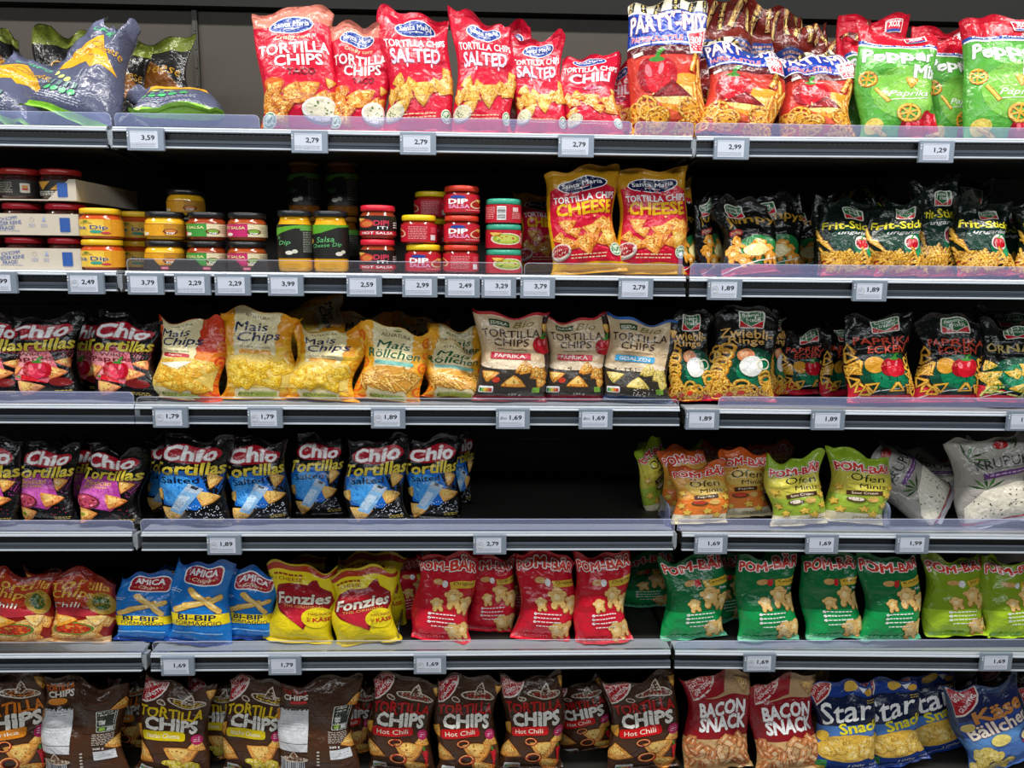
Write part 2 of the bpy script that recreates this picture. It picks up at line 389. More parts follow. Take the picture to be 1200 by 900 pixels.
    def ring(s, x, y, r, col='#eab12c', dk='#a8641a', wd=.38, g='picture', sy=None, n=14):
        sy = sy or s.rnd.uniform(.7, 1)
        for c_, w2, dx in ((dk, wd*1.25, .06), (col, wd, 0), ('#f6d473', wd*.35, -.03)):
            s.strokes([(x+dx*r+r*math.cos(2*PI*i/n), y-dx*r+r*sy*math.sin(2*PI*i/n)) for i in range(n+1)], w2*r, c_, g)
        return s
    def wheel(s, x, y, r, col='#e9a62e', dk='#9d5316', g='picture'):
        s.ring(x, y, r, col, dk, .3, g, .92)
        for k in range(3):
            a = k*PI/3+.3; s.strokes([(x-r*math.cos(a), y-r*.92*math.sin(a)), (x+r*math.cos(a), y+r*.92*math.sin(a))], r*.2, col, g)
        return s
    def stick(s, x, y, l, wd, a, col='#efb535', dk='#a9661a', g='picture'):
        c, q = math.cos(a)*l/2, math.sin(a)*l/2
        s.strokes([(x-c+.5, y-q-.5), (x+c+.5, y+q-.5)], wd*1.25, dk, g); s.strokes([(x-c, y-q), (x+c, y+q)], wd, col, g)
        return s.strokes([(x-c, y-q+wd*.2), (x+c, y+q+wd*.2)], wd*.35, '#f8da7c', g)
    def pepper(s, x, y, r, col='#d5162a', g='picture'):
        s.ell(x-r*.4, y, r*.62, r*.9, '#a50d1e', g); s.ell(x+r*.4, y, r*.62, r*.88, '#b80f22', g); s.ell(x, y-.05*r, r*.62, r*.95, col, g)
        s.ell(x-r*.42, y+r*.25, r*.16, r*.35, '#f0707a', g, .2); s.ell(x+r*.2, y+r*.35, r*.12, r*.3, '#f28a90', g, -.2)
        s.strokes([(x, y+r*.75), (x+r*.1, y+r*1.15), (x+r*.35, y+r*1.4)], r*.22, '#3f8a2d', g); return s.ell(x, y+r*.82, r*.38, r*.14, '#3f8a2d', g)
    def chili(s, x, y, l, a, g='picture'):
        P = [(x+math.cos(a)*l*q+math.sin(a)*l*.35*(q*q), y+math.sin(a)*l*q-math.cos(a)*l*.1*q*q) for q in (0, .25, .5, .75, 1)]
        for c_, k in (('#9d0e1c', 1.15), ('#d61d2c', .85)):
            v = []; f = []
            for i, (px, py) in enumerate(P):
                wd = l*.28*k*(1-(i/4)**1.5*.95); dx, dy = math.cos(a+.6*i/4), math.sin(a+.6*i/4)
                v += [(px-dy*wd/2, py+dx*wd/2), (px+dy*wd/2, py-dx*wd/2)]
                if i: q = 2*i-2; f += [(q, q+1, q+2), (q+1, q+3, q+2)]
            s.add(v, f, c_, g)
        return s.strokes([(x, y), (x-math.cos(a)*l*.2, y-math.sin(a)*l*.2+1)], l*.09, '#4d8f2c', g)
    def puff(s, x, y, r, col='#ecc277', dk='#b07a35', g='picture', a=0):
        """potato puff with four stubby limbs"""
        L = [(0, 0, .62, .7), (0, .75, .5, .42), (-.62, .5, .26, .3), (.62, .5, .26, .3), (-.4, -.75, .27, .4), (.4, -.75, .27, .4)]
        c, q = math.cos(a), math.sin(a)
        for c_, k, d in ((dk, 1.18, .06), (col, 1, 0)):
            for u, v, p, e in L: s.ell(x+d*r+(u*c-v*q)*r, y-d*r+(u*q+v*c)*r, p*r*k, e*r*k, c_, g, a, n=10)
        return s.ell(x-.1*r, y+.15*r, .3*r, .35*r, '#f8dfa4', g, a, n=10)
    def pile(s, x0, x1, y0, y1, n, kind, r, **k):
        st, s.step = s.step, .012; rn = s.rnd; P = sorted([(rn.uniform(x0, x1), rn.uniform(y0, y1)) for _ in range(n)], key=lambda p: -p[1])
        for x, y in P:
            q = r*rn.uniform(.8, 1.2)
            if kind == 'chip': s.chip(x, y, q, **k)
            elif kind == 'ring': s.ring(x, y, q, **k)
            elif kind == 'wheel': s.wheel(x, y, q, **k)
            elif kind == 'stick': s.stick(x, y, q*2, q*.3, rn.uniform(-1.9, 1.1), **k)
            elif kind == 'puff': s.puff(x, y, q, a=rn.uniform(-.5, .5), **k)
            elif kind == 'oval':
                a = rn.uniform(0, 3); c_ = k.get('col', '#efc862'); d_ = k.get('dk', '#b9852c')
                s.ell(x+.4, y-.4, q*1.05, q*.72, d_, r=a, n=12); s.ell(x, y, q, q*.66, c_, r=a, n=12); s.ell(x-q*.15, y+q*.12, q*.5, q*.25, '#f9e3a0', r=a, n=8)
        s.step = st
        return s
    def bowl(s, x, y, r, a=0, inner='#e8e2c8', rim='#f2efe6', dots='#5d7a35'):
        s.ell(x, y-r*.15, r*1.05, r*.75, '#8a8378', r=a); s.ell(x, y, r*1.05, r*.72, rim, r=a); s.ell(x, y+r*.05, r*.88, r*.56, inner, r=a)
        for _ in range(9): s.ell(x+s.rnd.uniform(-.6, .6)*r, y+s.rnd.uniform(-.35, .4)*r, r*.08, r*.06, dots, n=5)
        return s
    def badge(s, x, y, r, col='#d9e8cf', ink='#2f7a46'):
        s.ell(x, y, r, r, col, 'badge'); s.ell(x, y, r*.82, r*.82, ink, 'badge'); s.ell(x, y, r*.68, r*.68, col, 'badge')
        return s.strokes([(x-r*.4, y), (x-r*.1, y-r*.3), (x+r*.4, y+r*.3)], r*.22, ink, 'badge')
    def rbox(s, x, y, w_, h, col, g='lettering', r=0, rad=.35, n=4):
        q = min(w_, h)*rad; P = []
        for cx, cy, a0 in ((w_/2-q, h/2-q, 0), (-w_/2+q, h/2-q, PI/2), (-w_/2+q, -h/2+q, PI), (w_/2-q, -h/2+q, 1.5*PI)):
            for i in range(n+1): a = a0+PI/2*i/n; P.append((cx+q*math.cos(a), cy+q*math.sin(a)))
        return s.poly([(x+u*math.cos(r)-v*math.sin(r), y+u*math.sin(r)+v*math.cos(r)) for u, v in P], col, g)
    def nutri(s, x, y, w_=17):
        s.rbox(x, y, w_, w_*.55, '#f2f2f2', 'badge', rad=.2)
        for i, c_ in enumerate(('#1f8a4c', '#84bb3a', '#f0c419', '#e8822a', '#d9402c')):
            s.rect(x-w_*.43+i*w_*.172, x-w_*.43+(i+1)*w_*.172-.2, y-w_*.2, y+w_*.1, c_, 'badge')
        return s
    def done(s, L=None, flat=False):
        out = {}; zk = 2.3/max(2.3, s.z)
        for g, (V, F, K) in s.g.items():
            v = np.vstack([np.column_stack([a, b]) for a, b in zip(V, K)]); f = np.vstack(F)
            p = v[f][:, :, :2]; ar = np.cross(p[:, 1]-p[:, 0], p[:, 2]-p[:, 0]); f = np.where((ar < 0)[:, None], f[:, ::-1], f)[np.abs(ar) > 1e-7]
            v[:, 2] *= zk
            if not flat: v, f = refine(v, f, L or (2.5 if g in ('logo', 'lettering') else s.L))
            out[g] = (v, f)
        return out
def mesh_np(name, v, f, nrm=None, col=None, smooth=True):
    me = bpy.data.meshes.new(name); me.vertices.add(len(v)); me.vertices.foreach_set('co', np.ascontiguousarray(v, dtype=np.float32).ravel())
    k = f.shape[1]; me.loops.add(f.size); me.loops.foreach_set('vertex_index', np.ascontiguousarray(f, dtype=np.int32).ravel())
    me.polygons.add(len(f)); me.polygons.foreach_set('loop_start', np.arange(0, f.size, k, dtype=np.int32))
    me.polygons.foreach_set('loop_total', np.full(len(f), k, dtype=np.int32))
    me.update(calc_edges=True)
    if smooth: me.polygons.foreach_set('use_smooth', np.ones(len(f), bool))
    if col is not None:
        a = me.color_attributes.new('Col', 'FLOAT_COLOR', 'POINT'); a.data.foreach_set('color', np.column_stack([col, np.ones(len(col))]).astype(np.float32).ravel())
    if nrm is not None: me.normals_split_custom_set_from_vertices(nrm)
    return me
# ------------------------------------------------------------------ pillow bags
NU, NV = 30, 42
BOT, TSE = 3, 39                                   # rows where the seals end
def bag_grid(W, H, T, seed, crumple=1., pinch=.10, flop=0., slump=.0, collapse=.5, skew=0, dents=1, tw=None):
    rn = np.random.RandomState(seed); crumple = crumple*1.3
    uu = np.sin(np.linspace(-PI/2, PI/2, NU+1)*.9)/math.sin(PI/2*.9)
    vv = np.concatenate([np.linspace(0, .045, BOT+1), np.linspace(.045, .955, TSE-BOT+1)[1:], np.linspace(.955, 1, NV-TSE+1)[1:]])
    U, V = np.meshgrid(uu, vv, indexing='ij')
    s = np.clip((V-.04)/.92, 0, 1)
    a, b = .42, .42+.75*collapse
    fill = (s**a)*((1-s)**b); fill /= ((a/(a+b))**a*(b/(a+b))**b)
    wid = W/2*(1-pinch*fill+.02*np.sin(V*9+seed))*(1+(slump*(.35-V)))
    x = wid*(1.3*U-.3*U**3)+skew*V*W
    prof = (1-np.abs(U)**2.4)**.72
    asp = H/W
    n = np.zeros_like(U)
    for i in range(9):                              # crisp creases running over the film
        th = rn.uniform(0, PI); k = rn.uniform(1.6, 5.5); ph = rn.uniform(0, 6.28)
        q = k*(U*math.cos(th)+V*asp*1.6*math.sin(th))+ph+.7*np.sin(2.1*V*asp+i)*math.cos(th*2)
        n += (1-2*np.abs(np.sin(q))**.6)*rn.uniform(.3, 1)/k
    n /= 1.1
    top = np.exp(-((1-V)/.16)); bot = np.exp(-(V/.09))
    fold = np.zeros_like(U)
    for i in range(4): fold += np.abs(np.sin(rn.uniform(3, 9)*U+rn.uniform(0, 6)))*rn.uniform(.3, 1)
    fold = fold/2.4-.5
    d = crumple*(.0072*n*(.35+top*1.6+bot*1.2+.4*(V > .6))+.007*fold*(top*(1-(V > .975)*.5)+bot))
    for i in range(int(4*dents)):                       # broad dents
        u0, v0 = rn.uniform(-.9, .9), rn.uniform(.35, .95); r_ = rn.uniform(.12, .3)
        d += crumple*rn.uniform(.002, .008)*np.exp(-((U-u0)**2/r_**2/2.2+(V-v0)**2/r_**2*1.3))
    t = T*fill*prof
    yc = flop*np.clip(V-.72, 0, 1)**2*3.5*W + .004*crumple*np.sin(2.5*U+seed)*(top-.2) - .010*np.clip(1-V/.05, 0, 1)
    gate = np.clip(prof*1.3, 0, 1)
    yf = -t+d*gate+yc
    yb = t*.85-d[:, ::1]*.5*gate+yc
    z = V*H*(1-.02*fill)
    z = z+crumple*(.012*np.sin(3*U+seed*1.3)+.006*np.sin(8*U+seed))*top*.7+(tw or 0)*U*V**4*H-np.clip(flop, -1, 1)**2*.05*np.clip(V-.8, 0, 1)*H
    z = np.maximum(z, .0012) if True else z
    x = x+.006*crumple*np.sin(V*7+seed*.7)*np.abs(U)
    return np.stack([x, yf, z], -1), np.stack([x, yb, z], -1), uu, vv
def grid_normals(G):
    du = np.gradient(G, axis=0); dv = np.gradient(G, axis=1); n = np.cross(du, dv)
    return n/(np.linalg.norm(n, axis=-1, keepdims=True)+1e-12)
def sample(G, uu, vv, u, v):
    i = np.clip(np.searchsorted(uu, u)-1, 0, len(uu)-2); j = np.clip(np.searchsorted(vv, v)-1, 0, len(vv)-2)
    a = ((u-uu[i])/(uu[i+1]-uu[i]))[:, None]; b = ((v-vv[j])/(vv[j+1]-vv[j]))[:, None]
    return G[i, j]*(1-a)*(1-b)+G[i+1, j]*a*(1-b)+G[i, j+1]*(1-a)*b+G[i+1, j+1]*a*b
def map_print(art, G, N, uu, vv, parent, matr, xs=50., ys=150.):
    for g, (v, f) in art.items():
        keep = (np.abs(v[f][:, :, 0]).min(1) < xs*.985) & (v[f][:, :, 1].min(1) < ys*.995) & (v[f][:, :, 1].max(1) > 1)
        if not keep.any(): continue
        f2 = f[keep]; used = np.unique(f2); rm = np.full(len(v), -1); rm[used] = np.arange(len(used)); vv2 = v[used]; f2 = rm[f2]
        u = np.clip(vv2[:, 0]/xs, -.985, .985); w_ = np.clip(vv2[:, 1]/ys, .002, .998)
        P = sample(G, uu, vv, u, w_); n = sample(N, uu, vv, u, w_); n /= np.linalg.norm(n, axis=1, keepdims=True)+1e-9
        P = P+n*(.00045+.001*vv2[:, 2:3])
        link('printed_'+g, mesh_np('printed_'+g, P, f2, n, vv2[:, 3:6]), parent, matr)
def bag(name, label, group, art, film_mat, W, H, T, loc, lean=8, roll=0, yaw=0, seed=1, cat='snack bag', back=False, spin=0, seal=None, **kw):
    root = empty(name, loc, label, cat, group)
    root.rotation_euler = (Matrix.Rotation(yaw, 3, 'Z')@Matrix.Rotation(-math.radians(lean), 3, 'X')@Matrix.Rotation(roll, 3, 'Y')).to_euler()
    Gf, Gb, uu, vv = bag_grid(W, H, T, seed, **kw)
    UV = np.stack(np.meshgrid(uu*.5+.5, vv, indexing='ij'), -1)
    def patch(j0, j1, nm, mt):
        a = Gf[:, j0:j1+1].reshape(-1, 3); b = Gb[1:-1, j0:j1+1].reshape(-1, 3); m = j1-j0+1
        A = lambda i, j: i*m+j
        B = lambda i, j: A(i, j) if i in (0, NU) else len(a)+(i-1)*m+j
        f = [(A(i, j), A(i+1, j), A(i+1, j+1), A(i, j+1)) for i in range(NU) for j in range(m-1)]
        f += [(B(i+1, j), B(i, j), B(i, j+1), B(i+1, j+1)) for i in range(NU) for j in range(m-1)]
        V = np.vstack([a, b]); f = np.array(f)
        me = mesh_np(nm, V, f); uv = np.vstack([UV[:, j0:j1+1].reshape(-1, 2), UV[1:-1, j0:j1+1].reshape(-1, 2)])
        l = me.uv_layers.new(name='UVMap'); l.data.foreach_set('uv', uv[f.ravel()].astype(np.float32).ravel())
        return link(nm, me, root, mt)
    # crimped seals: fine ribs
    for j in list(range(0, BOT+1))+list(range(TSE, NV+1)):
        s_ = .0007*((j % 2)*2-1); Gf[:, j, 1] += s_-.0004; Gb[:, j, 1] = Gf[:, j, 1]+.0009
    po = patch(BOT, TSE, 'pouch', film_mat); patch(0, BOT, 'bottom_seal', film_mat); patch(TSE, NV, 'top_seal', film_mat)
    if art: map_print(art, Gf, grid_normals(Gf), uu, vv, po, M['ink'])
    return root
# ------------------------------------------------------------------ bag designs: (colour bands bottom to top, print)
DS = {}
W_ = '#ffffff'
def sm_logo(A, x=-1, y=129, r=0, col='#1d3f95', w_=44):
    A.ell(x, y, w_*.53, 10, W_, 'logo', r); A.ell(x, y, w_*.50, 9, col, 'logo', r)
    A.t('Santa Maria', x, y+1.6, w_*.82, 6.2, W_, 'logo', b=.02, r=r); A.strokes([(x-8, y-4), (x+8, y-4)], .7, W_, 'logo'); A.ell(x, y-4, 1.3, 1.3, W_, 'logo', n=6)
def d_santa(kind, seed, badge=1):
    A = Art(seed); red = '#d01535'
    bands = [(0, '#c9122f'), (.05, red)]
    if kind == 'taco':
        bands += [(.875, '#d9806e')]
        sm_logo(A); A.t('Crispy corn', 0, 114, 36, 6.5, '#f6dcae', b=.01, sh=.1)
        A.t('TORTILLA', 0, 101, 80, 13, W_, b=.035); A.t('CHIPS', 4, 86, 50, 13, W_, b=.035); A.t('TACO', 6, 71.5, 28, 8, '#6d1420', b=.04)
        A.ell(-26, 58, 14, 8, '#d8631d'); A.pile(-40, 40, 28, 56, 16, 'chip', 12, col='#e8963a', dk='#b65a18'); A.pile(-36, 0, 12, 34, 6, 'chip', 12, col='#d9832c', dk='#9d4c14')
        A.chip(36, 58, 9, .2); A.bowl(25, 26, 20); A.badge(-32, 15, 9.5)
    elif kind == 'salted' or kind == 'chili':
        if kind == 'salted': sm_logo(A, 2, 130, .06); A.t('TORTILLA CHIPS', 2, 112, 76, 8.5, W_, b=.03, r=.03); A.t('SALTED', 0, 96, 60, 17, '#e6dcf6', b=.05, r=.02, jit=.6); A.ell(18, 84, 1, 3, '#e6dcf6'); A.ell(-10, 84, 1, 3, '#e6dcf6')
        else: sm_logo(A, -2, 134, 0); A.t('TORTILLA CHIPS', 0, 117, 82, 8.5, W_, b=.03, r=-.05); A.t('CHILI', 0, 101, 56, 17, '#f7d3dd', b=.06, r=-.03); A.ell(2, 82, 15, 5, '#8d1238'); A.ell(0, 81, 9, 3, '#c73866')
        c_ = dict(col='#e5ae45', dk='#b87424') if kind == 'salted' else dict(col='#e3963a', dk='#b0561c')
        A.chip(38, 76, 9, .3); A.pile(-38, 40, 34, 68, 18, 'chip', 13, **c_)
        A.bowl(-30, 26, 14, .2, '#dcd6ae', '#cfcabb', '#3f5a24'); A.badge(36, 20, 8.5); A.lines(2, 22, 38, 2, '#f3c9a0', 4, h=1.3)
    else:  # cheese
        bands = [(0, '#c58e12'), (.05, '#e3ac17'), (.78, '#c08b1c')]
        A.poly([(-41, 20), (-20, 15), (8, 18), (41, 15), (44, 60), (42, 118), (20, 128), (-20, 128), (-42, 122), (-44, 70)], red)
        sm_logo(A, -1, 127, .05, '#171c4a', 56); A.t('TORTILLA CHIPS', 2, 108.5, 76, 9, W_, b=.03, r=.04)
        A.t('CHEESE', 2, 94, 68, 16.5, '#f6c21a', b=.06, r=.03, jit=.7); A.pile(-38, 40, 40, 74, 20, 'chip', 13, col='#eb9a3a', dk='#bd5f1c'); A.chip(30, 52, 15, .3, '#e8b34a')
        A.bowl(-34, 34, 15, .3, '#a51526', '#e4d2c8', '#e86a5a'); A.badge(36, 33, 9.5); A.lines(2, 28, 42, 2, '#f6d9b0', 4.5, h=1.5); A.chip(12, 82, 2, .3, '#f0d27a')
    return bands, A.done()
def d_party():
    A = Art(5); bands = [(0, '#d6492a'), (.05, '#cf3a2c'), (.6, '#5b1219'), (.7, '#27407f'), (.935, '#efe6c8')]
    for i in range(6): A.stick(-42+i*17, 146, 16, 6, 1.2+.3*(i % 2), '#1f1a16', '#1f1a16')
    A.rect(-50, 50, 101, 139, '#1c3fa8'); A.strokes([(-50, 139), (50, 136)], 2.2, W_); A.strokes([(-50, 100), (-20, 104), (20, 104), (50, 98)], 2, W_)
    A.t('PARTY-MIX', 0, 124, 90, 18, W_, b=.05, o=[('#8d1c2a', .12), (W_, .09), ('#c23048', .075)][:1], arc=4)
    A.t('PAPRIKA-STYLE', -14, 109, 56, 6, '#f06a6a', b=.03, o=[(W_, .07)])
    A.poly([(18, 116), (50, 124), (50, 96), (24, 92)], W_); A.poly([(20, 114), (50, 121), (50, 98), (25, 94)], '#d5213c'); A.t('300 g', 36, 107.5, 24, 10, W_, b=.05, r=.12)
    A.rect(-50, 50, 20, 40, '#e05a34'); A.ell(20, 48, 36, 22, '#f0a030'); A.ell(8, 46, 28, 11, '#f8d88a'); A.pepper(-14, 68, 21)
    A.poly([(-22, 44), (2, 62), (24, 44)], '#7c1418'); A.poly([(-10, 46), (2, 58), (12, 46)], '#a3262a')
    A.strokes([(-40, 90), (-28, 93)], 4, '#e9e4d4')
    for i in range(9): A.stick(34+A.rnd.uniform(-6, 10), 30+i*6.5, 20, 6, A.rnd.uniform(1, 2.2), '#e8982e', '#ab5313')
    A.pile(-42, 40, 6, 30, 8, 'stick', 10, col='#eda63a', dk='#b55f18'); A.pile(-42, 40, 8, 36, 11, 'wheel', 9.5)
    return bands, A.done()
def d_pepper():
    A = Art(6); bands = [(0, '#3d9a44'), (.05, '#57a83e'), (.82, '#2450a6'), (.85, '#c4152c')]
    A.rect(-50, 50, 122, 124, W_); A.t('Knuspriges, Knackig, Mais', 0, 126.4, 78, 3.2, W_, b=.03)
    A.ell(10, 60, 42, 36, '#7cc04a'); A.ell(14, 62, 26, 22, '#8fcc58')
    A.t('Pepper', -2, 108, 76, 19, W_, b=.06, o=[('#3c7f33', .1)], jit=1.2); A.t('Mix', 30, 89, 34, 16, W_, b=.06, o=[('#3c7f33', .1)])
    A.t('Paprika', 8, 58, 44, 10, W_, b=.0, sh=.35); A.strokes([(-12, 51), (30, 53)], .8, W_)
    A.wheel(-34, 80, 9.5); A.stick(-20, 58, 22, 4, -1, '#f0b94c'); A.chip(10, 75, 9, .4, '#eaa83c'); A.chip(44, 62, 8, 1)
    A.pepper(36, 22, 17); A.pepper(12, 14, 14, '#c4182c'); A.ell(-32, 18, 12, 10, '#d8c25a'); A.wheel(6, 34, 11, '#f0b23c'); A.stick(-24, 12, 24, 4, -.5, '#eebb5a'); A.stick(36, 8, 22, 4, .2, '#e8c46a')
    A.rbox(18, 139, 20, 12, '#f3f0f0', 'logo', rad=.1); A.rbox(18, 139, 18.5, 10.5, '#d41d35', 'logo', rad=.1); A.t('XOX', 18, 140.5, 13, 5, W_, 'logo', b=.05); A.rect(10, 26, 133.5, 136, '#203f96', 'logo')
    return bands, A.done()
def d_cheese_dark(seed=7):
    A = Art(seed); bands = [(0, '#8ec83e'), (.06, '#575b74'), (.9, '#686c88')]
    A.poly([(-42, 62), (-2, 128), (44, 76), (20, 80), (10, 72), (0, 80), (-16, 70)], '#e9ac2c'); A.ell(-5, 96, 5, 5, '#d98d20')
    A.t('CHIPS', 0, 136, 44, 10, '#66c28c', b=.03, sh=.1); A.t('Cheese', 20, 108, 54, 13, '#dca83a', b=-.004, sh=.3, r=-.1, o=[('#4a4c60', .05)])
    for i in range(3): A.ell(-36+i*13, 56-4*i, 5, 4, '#d4e08a')
    for i in range(5): A.ell(-36+i*10, 30, 4, 4, '#58c07a', 'badge'); A.rect(-38.5+i*10, -33.5+i*10, 36, 44, '#74908e', 'badge')
    A.lines(-12, 22, 56, 3, '#c9cfe0', 3)
    return bands, A.done()
def ff_logo(A, x, y, w_=26, r=0):
    A.rbox(x, y, w_*1.12, w_*.86, '#e5e2d6', 'logo', r, .12); A.rbox(x, y, w_, w_*.74, '#2c6a3c', 'logo', r, .1)
    c, q = math.cos(r), math.sin(r); f = lambda u, v: (x+(u*c-v*q)*w_, y+(u*q+v*c)*w_)
    A.poly([f(-.5, -.0), f(0, -.34), f(.5, -.0), f(.5, -.37), f(-.5, -.37)], '#c81a2a', 'logo'); A.strokes([f(-.5, .0), f(0, -.33), f(.5, .0)], .9, '#e5e2d6', 'logo')
    a = f(-.05, .22); A.t('funny-', a[0], a[1], w_*.74, w_*.22, '#f4f6ee', 'logo', r=r, b=.005); a = f(.06, .02); A.t('frisch', a[0], a[1], w_*.62, w_*.2, '#f4f6ee', 'logo', r=r, b=.005)
def ff_foot(A):
    A.rect(-50, 50, 0, 14, '#c9203a'); A.strokes([(-50, 6), (-6, 22), (20, 26), (50, 42)], 1.6, '#eef0ea'); A.poly([(-50, 8), (-50, 34), (-12, 22)], '#d4263a')
    for i in range(4): A.ell(14+i*9, 7, 3.8, 3.2, '#d98a96', 'badge', n=10)
def d_frit():
    A = Art(8); bands = [(0, '#b01b38'), (.05, '#0c2018'), (.6, '#0a1712')]
    A.ell(14, 72, 44, 34, '#0f3a2a'); A.ell(28, 58, 26, 28, '#187a50'); A.ell(34, 56, 16, 20, '#26a56c'); ff_foot(A)
    ff_logo(A, 6, 124); A.t('Frit-Sticks', 2, 101, 84, 14, '#f0df2e', b=.035, o=[('#0c2018', .07)]); A.t('ungarisch', 10, 86, 56, 9, W_, b=.02, sh=.25)
    A.ell(16, 66, 13, 15, '#f2e4df'); A.pepper(16, 65, 11)
    for i in range(9): A.stick(-46+A.rnd.uniform(0, 14), 38+i*6, 22, 4, A.rnd.uniform(-1.5, -.3))
    A.pile(-46, 44, 16, 46, 62, 'stick', 12)
    return bands, A.done()
def d_jumpys():
    A = Art(9); bands = [(0, '#c01f3a'), (.12, '#0d0f0c')]
    A.ell(6, 50, 34, 30, '#1f7a3c'); ff_logo(A, -16, 128, 26, .1); A.t('Jumpys', 4, 106, 84, 19, '#b98a28', b=.03, o=[('#0d0f0c', .06)], arc=6); A.rbox(-26, 88, 28, 10, '#a02028', r=.1); A.t('PAPRIKA', -26, 88, 22, 5, '#f0d8b0', r=.1)
    A.pile(-34, 40, 24, 74, 9, 'puff', 13, col='#eea63a', dk='#a95f18'); A.ell(0, 48, 16, 12, '#f2e29a'); A.strokes([(-50, 8), (0, 26), (50, 34)], 1.6, '#eef0ea')
    return bands, A.done()
def d_zwiebli():
    A = Art(10); bands = [(0, '#c22438'), (.05, '#0b0f0c'), (.5, '#080a08')]
    A.ell(8, 56, 40, 34, '#0d4a34'); A.ell(14, 52, 26, 24, '#128055'); ff_foot(A); ff_logo(A, 4, 132, 28)
    A.t('Zwiebli-', -2, 112, 70, 14, '#e3b062', b=.03, r=-.04, jit=.8); A.t('Ringe', -2, 99, 46, 13, '#e3b062', b=.03, r=-.03, jit=.8)
    A.pile(-44, -26, 22, 90, 13, 'ring', 9.5); A.pile(24, 44, 16, 50, 8, 'ring', 9.5); A.pile(-40, 40, 8, 30, 14, 'ring', 9)
    A.ell(-2, 78, 11, 11, '#e08a5c'); A.ell(-5, 80, 5, 7, '#efb488'); A.ell(6, 60, 15, 17, '#f1f1ea'); A.ell(4, 62, 9, 11, W_); A.ring(22, 64, 9, '#eef0e8', '#9aa89a', .2)
    for i in range(3): A.ell(-32+i*14, 10+i*3, 5, 4, '#d9381f')
    return bands, A.done()
def d_ecken(kind='paprika'):
    A = Art(11); bands = [(0, '#bf2440'), (.05, '#0b0f0c'), (.5, '#080a08')]
    A.ell(8, 52, 40, 34, '#0d4a34'); A.ell(10, 50, 27, 25, '#128055'); ff_foot(A); ff_logo(A, 4, 133, 28)
    if kind == 'paprika':
        A.t('PAPRIKA', 2, 106, 74, 12, '#cf4a34', b=.03, jit=.9); A.t('ECKEN', 4, 92, 46, 12, '#cf4a34', b=.03, jit=.6); A.ell(-12, 66, 12, 14, '#d99a2c'); A.pepper(12, 62, 17)
        tri = lambda x, y, r, a: [A.strokes([(x+r*math.cos(a+k*2.094), y+r*math.sin(a+k*2.094)) for k in range(4)], r*w2, c_) for w2, c_ in ((.62, '#9d5c14'), (.45, '#e8a92e'), (.14, '#f6d060'))]
        for _ in range(9): tri(A.rnd.uniform(-44, -28), A.rnd.uniform(20, 92), 10, A.rnd.uniform(0, 6))
        for _ in range(7): tri(A.rnd.uniform(28, 46), A.rnd.uniform(22, 80), 9, A.rnd.uniform(0, 6))
        for _ in range(5): tri(A.rnd.uniform(-30, 40), A.rnd.uniform(16, 30), 9, A.rnd.uniform(0, 6))
    else:
        A.t('ORNAW', 0, 102, 80, 16, '#c9b06a', b=.03, r=.05, jit=1); A.pile(-42, 42, 24, 78, 14, 'chip', 12, col='#e8b03a', dk='#4a7a24'); A.pile(-40, 40, 14, 34, 10, 'stick', 9, col='#dfe08a', dk='#3f7a30')
    return bands, A.done()
